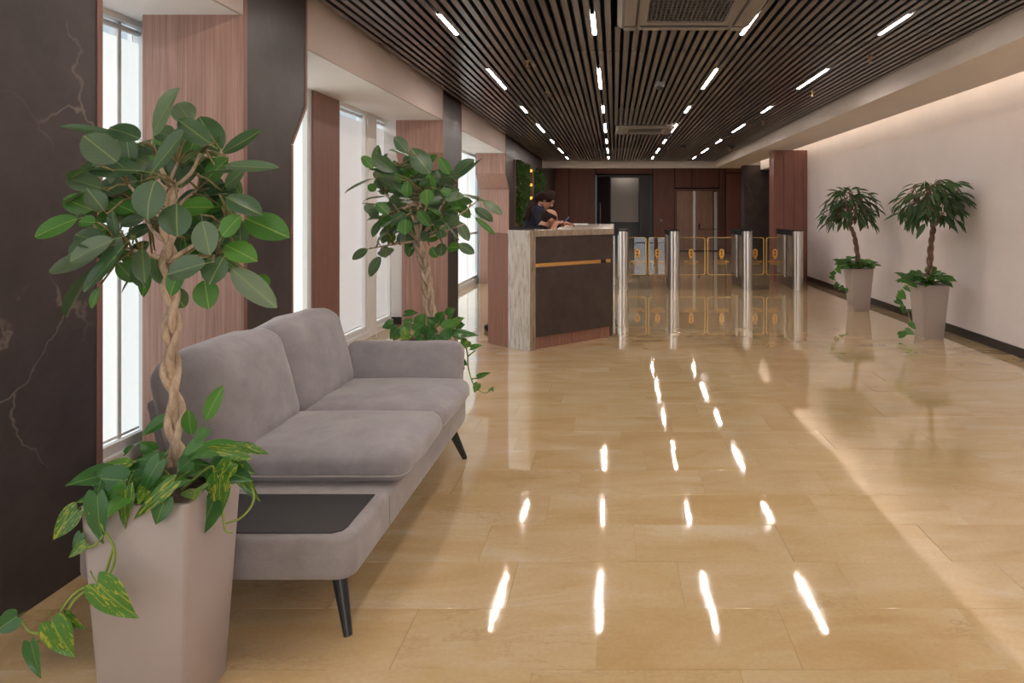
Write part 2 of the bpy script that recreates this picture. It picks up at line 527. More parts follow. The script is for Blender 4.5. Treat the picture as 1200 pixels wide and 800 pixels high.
# ------------------------------------------------------------------ mesh helpers
class MB:
    """Collects shapes (world coordinates) that become ONE mesh object."""

    def __init__(self):
        self.v, self.f = [], []

    def add(self, verts, faces):
        o = len(self.v)
        self.v += [Vector(p) for p in verts]
        self.f += [tuple(i + o for i in f) for f in faces]
        return self

    def bm(self, b):
        b.verts.index_update()
        self.add([v.co.copy() for v in b.verts], [[v.index for v in f.verts] for f in b.faces])
        b.free()
        return self

    def box(self, x0, x1, y0, y1, z0, z1, bev=0.0, seg=1, rot=None, piv=None):
        b = bmesh.new()
        bmesh.ops.create_cube(b, size=1)
        for v in b.verts:
            v.co = Vector((x0 + (v.co.x + .5) * (x1 - x0), y0 + (v.co.y + .5) * (y1 - y0), z0 + (v.co.z + .5) * (z1 - z0)))
        if bev > 0:
            bmesh.ops.bevel(b, geom=list(b.edges), offset=bev, segments=seg, profile=0.5, affect='EDGES')
        if rot is not None:
            p = Vector(piv)
            for v in b.verts:
                v.co = p + rot @ (v.co - p)
        return self.bm(b)

    def prism(self, poly, axis, a, b_, bev=0.0, seg=1):
        """poly: list of 2-D points; axis: the axis it is extruded along, from a to b_."""
        def P(q, t):
            if axis == 'X':
                return Vector((t, q[0], q[1]))
            if axis == 'Y':
                return Vector((q[0], t, q[1]))
            return Vector((q[0], q[1], t))
        b = bmesh.new()
        lo = [b.verts.new(P(q, a)) for q in poly]
        hi = [b.verts.new(P(q, b_)) for q in poly]
        n = len(poly)
        b.faces.new(lo)
        b.faces.new(hi)
        for i in range(n):
            b.faces.new((lo[i], lo[(i + 1) % n], hi[(i + 1) % n], hi[i]))
        bmesh.ops.recalc_face_normals(b, faces=list(b.faces))
        if bev > 0:
            bmesh.ops.bevel(b, geom=list(b.edges), offset=bev, segments=seg, profile=0.5, affect='EDGES')
        return self.bm(b)

    def tube(self, pts, radii, n=8, cap=True):
        pts = [Vector(p) for p in pts]
        if isinstance(radii, (int, float)):
            radii = [radii] * len(pts)
        up = Vector((0.31, 0.17, 0.93))
        rings = []
        prev = None
        for i, p in enumerate(pts):
            d = (pts[min(i + 1, len(pts) - 1)] - pts[max(i - 1, 0)])
            d = d.normalized() if d.length > 1e-9 else Vector((0, 0, 1))
            a = (prev - d * prev.dot(d)) if prev is not None else (up - d * up.dot(d))
            if a.length < 1e-4:
                a = Vector((1, 0, 0)) - d * d.x
            a.normalize()
            prev = a
            c = d.cross(a)
            rings.append([p + (a * math.cos(2 * math.pi * k / n) + c * math.sin(2 * math.pi * k / n)) * radii[i] for k in range(n)])
        vs = [q for r in rings for q in r]
        fs = []
        for i in range(len(pts) - 1):
            for k in range(n):
                fs.append((i * n + k, i * n + (k + 1) % n, (i + 1) * n + (k + 1) % n, (i + 1) * n + k))
        if cap:
            fs.append(tuple(reversed(range(n))))
            fs.append(tuple((len(pts) - 1) * n + k for k in range(n)))
        return self.add(vs, fs)

    def cyl(self, x, y, z0, z1, r, n=24, r1=None):
        return self.tube([(x, y, z0), (x, y, z1)], [r, r if r1 is None else r1], n)

    def ball(self, c, r, u=14, v=10, rot=None):
        c = Vector(c)
        if isinstance(r, (int, float)):
            r = (r, r, r)
        vs = [Vector((0, 0, r[2]))]
        for i in range(1, v):
            th = math.pi * i / v
            for k in range(u):
                ph = 2 * math.pi * k / u
                vs.append(Vector((r[0] * math.sin(th) * math.cos(ph), r[1] * math.sin(th) * math.sin(ph), r[2] * math.cos(th))))
        vs.append(Vector((0, 0, -r[2])))
        fs = [(0, 1 + k, 1 + (k + 1) % u) for k in range(u)]
        for i in range(v - 2):
            for k in range(u):
                a = 1 + i * u + k
                b = 1 + i * u + (k + 1) % u
                fs.append((a, a + u, b + u, b))
        L_ = len(vs) - 1
        o = 1 + (v - 2) * u
        fs += [(o + k, L_, o + (k + 1) % u) for k in range(u)]
        if rot is not None:
            vs = [rot @ q for q in vs]
        return self.add([c + q for q in vs], fs)

    def limb(self, pts, radii, n=12):
        """Tapered limb: cones between joints, balls at the joints."""
        for i in range(len(pts) - 1):
            self.tube([pts[i], pts[i + 1]], [radii[i], radii[i + 1]], n)
        for p, r in zip(pts, radii):
            self.ball(p, r, 12, 8)
        return self

    def build(self, name, mat, parent=None, smooth=False, auto=None):
        me = bpy.data.meshes.new(name)
        o = bpy.data.objects.new(name, me)
        COL.objects.link(o)
        off = Vector((0, 0, 0))
        if parent is not None:
            o.parent = parent
            q = parent
            while q is not None:
                off += q.location
                q = q.parent
        me.from_pydata([p - off for p in self.v], [], self.f)
        me.update()
        me.materials.append(mat)
        if smooth:
            for p in me.polygons:
                p.use_smooth = True
            if auto is not None:
                me.set_sharp_from_angle(angle=math.radians(auto))
        return o


def tag(o, label, cat, group=None, kind=None):
    o['label'] = label
    o['category'] = cat
    if group:
        o['group'] = group
    if kind:
        o['kind'] = kind
    return o


def thing(name, label, cat, loc, group=None):
    o = bpy.data.objects.new(name, None)
    o.empty_display_size = 0.1
    o.location = loc
    COL.objects.link(o)
    return tag(o, label, cat, group)


def struct(o):
    o['kind'] = 'structure'
    return o


def inst(name, mesh, parent, mat4):
    """A part that shares its mesh with other parts; mat4 is in world space."""
    o = bpy.data.objects.new(name, mesh)
    COL.objects.link(o)
    off = Vector((0, 0, 0))
    q = parent
    while q is not None:
        off += q.location
        q = q.parent
    o.parent = parent
    o.matrix_local = Matrix.Translation(-off) @ mat4
    return o


# ------------------------------------------------------------------ the setting
random.seed(4)
XL, XR = -1.95, 3.69           # face of the left piers, right wall
XW = -2.60                     # window plane
CEIL = 2.67                    # underside of the slats
BAY = 2.36                     # soffit over the window bays
Y_BACK, Y_FAR, Y_BEAM = -4.3, 22.6, 18.4

# floor and its slabs
fl = MB().box(-2.9, 5.2, Y_BACK - 0.6, Y_FAR + 3.4, -0.10, -0.0105).build('floor', M['floor'])
struct(fl)
ROW, LEN, GAP = 0.3045, 0.60, 0.0003
tile_cache = {}


def tile_mesh(w):
    k = round(w, 3)
    if k not in tile_cache:
        b = MB().box(-k / 2 + GAP, k / 2 - GAP, -ROW / 2 + GAP, ROW / 2 - GAP, -0.010, 0.0, 0.0004)
        o = b.build('tile', M['floor'])
        tile_cache[k] = o.data
        bpy.data.objects.remove(o)
    return tile_cache[k]


rng = random.Random(11)
far_v, far_f, far_id = [], [], []
n_rows = int((Y_FAR + 3 - Y_BACK) / ROW) + 2
k0 = int((1.98 - Y_BACK) / ROW) + 1
n_tile = 0
for k in range(-k0, n_rows - k0):
    y0 = 1.98 + k * ROW
    off = [-0.053, 0.21, 0.08, 0.33][k % 4] if k != 4 else -0.17
    if k not in (0, 4):
        off += rng.uniform(-0.05, 0.05)
    x = off - 6 * LEN
    while x < 5.0:
        x0, x1 = max(x, -2.85), min(x + LEN, 5.0)
        x += LEN
        if x1 - x0 < 0.02:
            continue
        tx, ty = rng.gauss(0, 0.0010), rng.gauss(0, 0.0018)
        if 1.0 < y0 < 7.9 and x0 < XR + 0.05 and n_tile < 296 and (x1 > XL or True):
            m4 = Matrix.Translation(((x0 + x1) / 2, y0 + ROW / 2, 0)) @ Matrix.Rotation(ty, 4, 'Y') @ Matrix.Rotation(tx, 4, 'X')
            inst('tile', tile_mesh(x1 - x0), fl, m4)
            n_tile += 1
        else:
            hx, hy = (x1 - x0) / 2 - GAP, ROW / 2 - GAP
            cx, cy = (x0 + x1) / 2, y0 + ROW / 2
            o = len(far_v)
            for sx, sy in ((-1, -1), (1, -1), (1, 1), (-1, 1)):
                far_v.append((cx + sx * hx, cy + sy * hy, -tx * 0 + ty * -sx * hx + tx * sy * hy))
            for sx, sy in ((-1, -1), (1, -1), (1, 1), (-1, 1)):
                far_v.append((cx + sx * hx, cy + sy * hy, -0.010))
            far_f += [(o, o + 1, o + 2, o + 3), (o, o + 4, o + 5, o + 1), (o + 1, o + 5, o + 6, o + 2), (o + 2, o + 6, o + 7, o + 3), (o + 3, o + 7, o + 4, o)]
            far_id += [rng.random()] * 8
fm = MB()
fm.v = [Vector(p) for p in far_v]
fm.f = far_f
ft = fm.build('distant_tiles', M['floor'], fl)
ft['kind'] = 'stuff'
ft.data.attributes.new('slab', 'FLOAT', 'POINT').data.foreach_set('value', far_id)

# ceiling: black void above bronze slats, plaster soffit with a lit cove along the right wall
cl = struct(MB().box(-2.9, 5.2, Y_BACK - 0.3, Y_FAR + 3.2, 3.02, 3.10).build('ceiling', M['black']))
CASS = [(0.02, 0.97, 4.02, 4.98), (0.02, 0.97, 10.72, 11.68)]       # the two air conditioners
LED_ROWS = [(-1.200, 'left'), (-0.150, 'middle'), (0.970, 'right'), (2.020, 'far right')]
x = -0.150 + 0.035 - 26 * 0.07
slat_cache = {}
k = 0
while x < 2.70:
    if x - 0.02 > XL + 0.003:
        segs = [(Y_BACK, Y_BEAM)]
        for (a, b, c, d) in CASS:
            if a - 0.025 < x < b + 0.025:
                segs = [s for (p, q) in segs for s in (((p, c - 0.003), (d + 0.003, q)) if p < c < q else ((p, q),))]
        for (p, q) in segs:
            key = round(q - p, 3)
            if key not in slat_cache:
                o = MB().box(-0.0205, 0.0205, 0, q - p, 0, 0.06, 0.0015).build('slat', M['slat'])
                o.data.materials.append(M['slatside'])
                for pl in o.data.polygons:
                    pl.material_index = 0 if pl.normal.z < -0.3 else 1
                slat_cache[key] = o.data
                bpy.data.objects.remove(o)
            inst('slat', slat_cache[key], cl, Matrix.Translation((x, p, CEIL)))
    x += 0.07
    k += 1
SX0, SX1, SZ = 2.73, 3.40, 2.49
so = MB().box(SX0, SX1, Y_BACK, Y_BEAM, SZ, SZ + 0.07).box(SX0, SX0 + 0.06, Y_BACK, Y_BEAM, SZ + 0.07, 3.02).build('soffit', M['soffit'], cl)
MB().box(SX1 - 0.10, SX1 - 0.02, Y_BACK + 0.1, Y_BEAM - 0.3, SZ + 0.072, SZ + 0.090).build('cove_light_strip', M['cove'], so)
MB().box(SX0 + 0.06, XR + 0.2, Y_BACK, Y_BEAM, 2.80, 2.86).build('cove_lid', M['white'], cl)
MB().box(XL - 0.1, SX0 - 0.001, Y_BEAM, Y_BEAM + 0.25, SZ, 3.02).box(SX0 - 0.001, XR + 0.3, Y_BEAM, Y_BEAM + 0.25, SZ, 3.02).build('ceiling_beam', M['soffit'], cl)
MB().box(XL - 0.3, 5.0, Y_BEAM + 0.25, Y_FAR + 1.2, 2.90, 2.95).build('far_ceiling_panel', M['plaster'], cl)

# right wall, wooden pilaster, side opening, dark pier
wr = struct(MB().box(XR, XR + 0.15, Y_BACK, 13.06, 0, 3.0).box(XR, XR + 0.15, 13.06, 17.26, 2.37, 3.0).build('wall_right', M['wallwhite']))
MB().box(3.07, XR + 0.14, 13.065, 13.45, 0, 2.48).build('pilaster_core', M['black'], wr)
pxs = [3.07, 3.235, 3.43, 3.60, 3.69]
for a, b in zip(pxs[:-1], pxs[1:]):
    MB().box(a + 0.002, b - 0.002, 13.045, 13.065, 0.002, 2.488, 0.002).build('wood_panel', M['woodred'], wr)
MB().box(3.05, 3.07, 13.045, 13.45, 0.002, 2.488, 0.002).build('wood_panel', M['woodred'], wr)
MB().box(3.28, 5.0, 17.26, 17.7, 0, 2.488).build('dark_pier', M['marble'], wr)
MB().box(5.0, 5.1, 13.06, Y_FAR + 3, 0, 3.0).box(3.84, 5.0, 13.06, 13.16, 0, 3.0).box(3.84, 5.0, 13.16, 17.26, 2.37, 2.45).build('side_corridor_wall', M['charcoal'], wr)
struct(MB().box(XR - 0.016, XR, Y_BACK, 13.045, 0, 0.088, 0.003).build('baseboard_right', M['base']))

# back wall with the glazed entrance behind the viewer
wb = struct(MB().box(-2.9, 0.75, Y_BACK - 0.15, Y_BACK, 0, 3.0).box(2.45, XR + 0.15, Y_BACK - 0.15, Y_BACK, 0, 3.0)
            .box(0.75, 2.45, Y_BACK - 0.15, Y_BACK, 2.25, 3.0).build('wall_back', M['plaster']))
d3 = struct(MB().box(0.75, 0.83, Y_BACK - 0.1, Y_BACK - 0.02, 0, 2.25).box(2.37, 2.45, Y_BACK - 0.1, Y_BACK - 0.02, 0, 2.25)
            .box(1.66, 1.82, Y_BACK - 0.1, Y_BACK - 0.02, 0, 2.25).box(0.83, 2.37, Y_BACK - 0.1, Y_BACK - 0.02, 2.15, 2.25).build('door_3', M['woodred']))
for a, b in ((0.83, 1.66), (1.82, 2.37)):
    MB().box(a, b, Y_BACK - 0.075, Y_BACK - 0.06, 0.03, 2.15).build('daylit_pane', M['daylight'], d3)

# left side: marble piers clad in walnut, window bays between them
wl = struct(MB().box(XL - 0.02, XL, Y_BACK, 1.63, BAY, 3.02).box(XL - 0.02, XL, 2.60, 3.59, BAY, 3.02)
            .box(XL - 0.02, XL, 4.33, 7.75, BAY, 3.02).box(XL - 0.02, XL, 8.70, 12.19, BAY, 3.02).build('wall_left', M['plaster']))
MB().box(-2.70, XL - 0.0205, Y_BACK, 13.0, BAY - 0.0, BAY + 0.05).build('bay_soffit', M['white'], wl)
ow = MB()
for a, b in ((1.50, 2.66), (3.82, 4.36), (5.80, 6.39), (7.92, 8.75), (12.95, Y_FAR)):
    ow.box(-2.725, -2.705, a, b, 0, 3.02)
ow.box(-2.725, -2.705, Y_BACK, Y_FAR, BAY, 3.02).build('outer_wall', M['white'], wl)
ZC0, ZC1 = 1.73, 1.99
XWOOD = -2.48


def pier(n0, n1, f0, f1, name='pier', seams=None):
    """A pier from Y n0 (near edge above) / n1 (below) to f0 / f1; it narrows between ZC1 and ZC0."""
    T = 0.028
    near = [(n1, 0.0), (n1, ZC0), (n0, ZC1), (n0, 3.01)] if abs(n0 - n1) > 1e-6 else [(n0, 0.0), (n0, 3.01)]
    far = [(f1, 0.0), (f1, ZC0), (f0, ZC1), (f0, 3.01)] if abs(f0 - f1) > 1e-6 else [(f0, 0.0), (f0, 3.01)]

    def shift(pl, d):
        return [(y + d, z) for y, z in pl]
    core = shift(near, T) + list(reversed(shift(far, -T)))
    c = MB().prism(core, 'X', XWOOD, XL - 0.02).build(name, M['black'], wl)
    MB().prism(core, 'X', XL - 0.02, XL, 0.001).build('marble_panel', M['marble'], c)
    for pl, d, mat in ((near, 1, M['wood']), (far, -1, M['woodedge'])):
        for (a, b) in zip(pl[:-1], pl[1:]):
            g = 0.0015
            z0, z1 = a[1] + g, b[1] - g
            poly = [(a[0], z0), (b[0], z1), (b[0] + d * T, z1), (a[0] + d * T, z0)]
            MB().prism(poly, 'X', XWOOD, XL + 0.004, 0.001).build('wood_panel', mat, c)
            if d == 1:
                MB().prism([(q[0] - 0.0015 * d if i < 2 else q[0], q[1]) for i, q in enumerate(poly)], 'X', XL + 0.0042, XL + 0.0065).build('edge_strip', M['woodedge'], c)
    # plain white return between the cladding and the glazing, with its black skirting
    if name != 'deep_pier':
        MB().prism([(y, min(z, BAY - 0.001)) for y, z in core], 'X', -2.70, XWOOD - 0.001).build('white_return', M['white'], c)
        MB().box(-2.69, XWOOD - 0.002, n1 + T - 0.012, n1 + T + 0.02, 0.002, 0.09, 0.002).build('black_skirting', M['base'], c)
    return c


pier(1.60, 1.60, 2.598, 2.598)
p_ = pier(3.586, 3.586, 4.33, 4.14, 'deep_pier')
MB().box(-2.70, XWOOD - 0.001, 3.83, 4.11, 0.0, BAY - 0.001).build('white_return', M['white'], p_)
pier(7.75, 7.96, 8.70, 8.51)
p_ = pier(12.19, 12.58, Y_FAR - 0.3, Y_FAR - 0.3, 'deep_pier')
MB().box(-2.70, XWOOD - 0.001, 12.97, 13.2, 0.0, BAY - 0.001).build('white_return', M['white'], p_)
# wooden mullion column in the second bay
col = MB().box(-2.70, -2.585, 5.83, 6.36, 0.0, BAY).build('facade_column', M['white'], wl)
MB().box(-2.585, -2.565, 5.82, 6.37, 0.002, BAY - 0.002, 0.002).build('wood_panel', M['woodedge'], col)


def window(n, y0, y1, mat, rails=(), mull=(), slit=0.05, z_bot=0.075):
    fr = MB()
    w = 0.045
    fr.box(XW - 0.06, XW + 0.012, y0, y0 + w, z_bot, BAY)
    fr.box(XW - 0.06, XW + 0.012, y1 - w, y1, z_bot, BAY)
    fr.box(XW - 0.06, XW + 0.012, y0 + w, y1 - w, BAY - 0.03, BAY)
    fr.box(XW - 0.06, XW + 0.012, y0 + w, y1 - w, z_bot, z_bot + 0.05)
    for y in mull:
        fr.box(XW - 0.06, XW - 0.020, y - 0.012, y + 0.012, z_bot + 0.05, BAY - 0.03)
    for z in rails:
        fr.box(XW - 0.02, XW + 0.012, y0 + w, y1 - w, z - 0.02, z + 0.02)
    o = struct(fr.build('window_%d' % n, M['frame']))
    MB().box(XW - 0.14, XW + 0.035, y0, y1, 0.0, z_bot, 0.004).build('window_sill', M['frame'], o)
    MB().box(XW - 0.052, XW - 0.046, y0 + w, y1 - w, z_bot + 0.05, BAY - 0.03).build('pane', M['glass'], o)
    ys = [y0 + w] + list(mull) + [y1 - w]
    for a, b in zip(ys[:-1], ys[1:]):
        a2, b2 = a + (0.013 if a in mull else 0.006), b - (0.013 if b in mull else 0.006)
        if slit > 0:
            bl = MB().box(XW - 0.030, XW - 0.027, a2, b2, z_bot + 0.07, BAY - 0.06 - slit).build('roller_blind', mat, o)
            MB().tube([(XW - 0.028, a2, BAY - 0.055), (XW - 0.028, b2, BAY - 0.055)], 0.016, 10).build('blind_roller', M['frame'], bl, True)
            MB().box(XW - 0.034, XW - 0.022, a2, b2, z_bot + 0.055, z_bot + 0.07, 0.002).build('bottom_rail', M['frame'], bl)
        else:
            MB().box(XW - 0.030, XW - 0.027, a2, b2, z_bot + 0.06, BAY - 0.035).build('blind', mat, o)
    return o


window(1, -3.9, 1.50, M['blindcool'], mull=(-2.2, -0.5))
window(2, 2.66, 3.82, M['blindcool'], mull=(3.615,))
window(3, 4.36, 5.80, M['blindcool'], slit=0)
window(4, 6.39, 7.14, M['blind'])
MB().box(-2.70, XW + 0.02, 7.145, 7.375, 0.0, BAY).build('facade_mullion', M['white'], wl)
window(5, 7.38, 7.92, M['blind'])
window(6, 8.75, 12.94, M['blindcool'], rails=(0.92,), mull=(9.6, 10.5, 11.4, 12.2), slit=0)

# living green walls on the far left wall
def green_wall(y0, y1, z0, z1, label, seed):
    t = thing('green_wall', label, 'green wall', (XL, (y0 + y1) / 2, z0), 'planted panels on the dark wall')
    MB().box(XL, XL + 0.03, y0, y1, z0, z1, 0.004).build('backing_frame', M['woodedge'], t)
    r = random.Random(seed)
    b = MB()
    for i in range(2600):
        c = Vector((XL + 0.03 + abs(r.gauss(0, 0.022)), r.uniform(y0 + 0.02, y1 - 0.02), r.uniform(z0 + 0.03, z1 - 0.02)))
        d = Vector((r.uniform(0.1, 1), r.uniform(-1, 1), r.uniform(-0.9, 0.7))).normalized()
        s = d.cross(Vector((r.uniform(-1, 1), r.uniform(-1, 1), r.uniform(-1, 1)))).normalized()
        l, w = r.uniform(0.05, 0.10), r.uniform(0.016, 0.032)
        nn = d.cross(s) * w * 0.4
        b.add([c, c + d * l * .45 + s * w + nn, c + d * l, c + d * l * .45 - s * w + nn], [(0, 1, 2), (0, 2, 3)])
    f = b.build('foliage', M['moss'], t)
    f['kind'] = 'stuff'


green_wall(13.25, 15.0, 1.02, 2.33, 'tall green planted panel nearest the reception desk, on dark wall', 1)
green_wall(16.2, 18.25, 1.02, 2.33, 'farther green planted panel on dark wall behind woman at desk', 2)
sc = thing('brass_wall_panel', 'narrow brass panel with amber lamps between the two green wall panels', 'wall light', (XL, 15.75, 1.2))
MB().box(XL, XL + 0.025, 15.15, 15.95, 1.45, 2.32, 0.004).build('brass_plate', M['gold'], sc)
for z in (1.62, 1.92, 2.24):
    MB().ball((XL + 0.06, 15.5, z), 0.035, 12, 8).build('lamp', M['sconce'], sc, True)

# far wall
wf = MB()
wf.box(-2.9, -0.62, Y_FAR + 0.02, Y_FAR + 0.2, 0, 3.0).box(1.27, 2.00, Y_FAR + 0.02, Y_FAR + 0.2, 0, 3.0)
wf.box(-0.62, 1.27, Y_FAR + 0.02, Y_FAR + 0.2, 2.52, 3.0).box(2.0, 3.47, Y_FAR + 0.02, Y_FAR + 0.2, 2.06, 3.0).box(3.47, 5.0, Y_FAR + 0.02, Y_FAR + 0.2, 0, 3.0)
wf = struct(wf.build('wall_far', M['black']))
for a, b, z0, z1 in ((-2.4, -1.5, 0, 2.9), (-1.5, -0.62, 0, 2.9), (-0.62, 1.27, 2.55, 2.9), (1.27, 2.0, 0, 2.9), (2.0, 2.57, 2.09, 2.9), (2.57, 3.47, 2.09, 2.9), (3.47, 3.68, 0, 2.9)):
    MB().box(a + 0.012, b - 0.012, Y_FAR, Y_FAR + 0.018, z0 + 0.01, z1, 0.003).build('wood_panel', M['woodred'], wf)
# nearer wooden panel right of the doors
MB().box(3.50, 4.3, 21.4, 21.5, 0, 2.9).build('panel_core', M['black'], wf)
for z0, z1 in ((0.01, 2.50), (2.53, 2.9)):
    MB().box(3.50, 4.3, 21.385, 21.399, z0, z1, 0.003).build('wood_panel', M['woodred'], wf)
# open dark door with a lobby and a grey shade behind it
d1 = MB()
d1.box(-0.61, -0.53, Y_FAR - 0.02, Y_FAR + 0.14, 0, 2.51).box(1.14, 1.26, Y_FAR - 0.02, Y_FAR + 0.14, 0, 2.51).box(-0.53, 1.14, Y_FAR - 0.02, Y_FAR + 0.14, 2.45, 2.51)
d1.box(0.83, 0.96, Y_FAR, Y_FAR + 0.12, 0, 2.45)
d1 = struct(d1.build('door_1', M['charcoal']))
rot = Matrix.Rotation(math.radians(62), 3, 'Z')
lf = MB().box(-0.53, 0.22, Y_FAR - 0.05, Y_FAR + 0.0, 0.01, 2.44, 0.003, 1, Matrix.Rotation(math.radians(-58), 3, 'Z'), (-0.53, Y_FAR - 0.02, 0)).build('door_leaf', M['charcoal'], d1)
MB().tube([(-0.46, Y_FAR - 0.24, 0.85), (-0.46, Y_FAR - 0.24, 1.6)], 0.018, 10).build('pull_handle', M['steel'], lf, True)
MB().box(-0.22, -0.13, Y_FAR, Y_FAR + 0.1, 0, 2.45, 0.003).build('wood_jamb', M['wooddesk'], d1)
MB().box(0.97, 1.13, Y_FAR + 0.05, Y_FAR + 0.06, 0.05, 2.44).build('side_pane', M['charcoal'], d1)
MB().box(-0.12, 0.82, Y_FAR + 0.55, Y_FAR + 0.56, 0.95, 2.44).build('roller_shade', M['shade'], d1)
MB().box(-0.62, 1.3, Y_FAR + 0.7, Y_FAR + 0.75, 0, 2.6).build('lobby_wall', M['charcoal'], d1)
# glazed wooden double door
d2 = MB()
d2.box(2.0, 2.06, Y_FAR - 0.02, Y_FAR + 0.12, 0, 2.06).box(3.41, 3.47, Y_FAR - 0.02, Y_FAR + 0.12, 0, 2.06).box(2.06, 3.41, Y_FAR - 0.02, Y_FAR + 0.12, 2.0, 2.06)
d2 = struct(d2.build('door_2', M['woodedge']))
for a, b in ((2.07, 2.60), (2.69, 3.27)):
    lf = MB().box(a, b, Y_FAR + 0.03, Y_FAR + 0.07, 0.02, 1.99, 0.004).build('door_leaf', M['wooddoor'], d2)
    for z0, z1 in ((0.08, 0.72), (0.76, 0.98), (1.02, 1.93)):
        MB().box(a + 0.05, b - 0.05, Y_FAR + 0.022, Y_FAR + 0.03, z0, z1, 0.004).build('panel', M['wooddoor'], lf)
MB().box(2.60, 2.69, Y_FAR, Y_FAR + 0.08, 0.02, 1.99, 0.004).build('steel_stile', M['steel'], d2)
MB().box(3.30, 3.40, Y_FAR + 0.0, Y_FAR + 0.05, 0.02, 1.96, 0.004).build('white_side_light', M['frame'], d2)
MB().box(1.98, 3.49, Y_FAR + 0.125, Y_FAR + 0.16, 0, 2.1).build('light_stop', M['black'], d2)  # unseen sheet added to stop sky light showing through the door gaps
h = MB().box(2.78, 2.83, Y_FAR - 0.03, Y_FAR + 0.02, 0.72, 0.90, 0.006).build('door_handle', M['blackplastic'], d2)
MB().tube([(2.80, Y_FAR - 0.03, 0.73), (3.35, Y_FAR - 0.03, 0.73)], 0.012, 8).build('push_bar', M['woodedge'], h, True)
struct(MB().box(2.0, 3.47, Y_FAR - 0.025, Y_FAR - 0.005, 0, 0.03).build('trim_1', M['base']))
MB().tube([(1.55, Y_FAR - 0.012, 1.02), (1.55, Y_FAR + 0.002, 1.02)], 0.045, 14).build('door_button', M['steel'], wf, True)


# added round lamps, hidden from view, that brighten the far wall and lobby
for (lx, ly, lab) in ((-1.0, 19.6, 'added round fill lamp above the dark wood wall, hidden by the beam, left'), (0.33, 19.6, 'added round fill lamp in front of the open dark door, hidden by the beam'), (2.0, 19.6, 'added round fill lamp before the glazed doors, hidden by the beam'), (0.35, 23.0, 'added round fill lamp in the lobby behind the dark door')):
    lz = 2.90 if ly < 22 else 2.895
    t = thing('ceiling_light', lab, 'ceiling light', (lx, ly, lz), 'added lobby fill lamps')
    MB().cyl(lx, ly, lz - 0.035, lz - 0.001, 0.15, 24).build('housing', M['camwhite'], t, True, 40)
    MB().cyl(lx, ly, lz - 0.045, lz - 0.036, 0.135, 24).build('diffuser', M['lobby'], t, True, 40)


# ------------------------------------------------------------------ ceiling fittings
centers = [(-3.35, .5), (-1.3, 1.0), (0.78, .5), (2.88, 1.0), (4.95, .5), (7.02, 1.0), (9.09, .5), (11.16, 1.0), (13.25, .55), (15.32, 1.05), (17.3, .5)]
ORD = ['nearest', 'second', 'third', 'fourth', 'fifth', 'sixth', 'seventh and farthest']
led_parts = {}
for (xr, rn) in LED_ROWS:
    vis = 0
    for (yc, ln) in centers:
        if yc < 4:
            lab, grp = 'recessed strip light in the slatted ceiling, out of frame near the entrance', 'ceiling strip lights out of frame'
        else:
            lab = '%s warm recessed strip light, %s in the %s ceiling row' % ('short' if ln < 0.8 else 'long', ORD[vis] + ('' if vis in (0, 6) else ' from front'), rn)
            grp = 'strip lights in the slatted ceiling'
            vis += 1
        t = thing('ceiling_light', lab, 'ceiling light', (xr, yc, CEIL), grp)
        key = round(ln, 2)
        if key not in led_parts:
            h_ = MB().box(-0.0145, 0.0145, -ln / 2 - 0.01, ln / 2 + 0.01, 0.012, 0.05, 0.001).build('housing', M['blackplastic'])
            d_ = MB().box(-0.0115, 0.0115, -ln / 2, ln / 2, 0.0, 0.012, 0.002).build('diffuser', M['led'])
            led_parts[key] = (h_.data, d_.data)
            bpy.data.objects.remove(h_)
            bpy.data.objects.remove(d_)
        inst('housing', led_parts[key][0], t, Matrix.Translation((xr, yc, CEIL)))
        inst('diffuser', led_parts[key][1], t, Matrix.Translation((xr, yc, CEIL)))


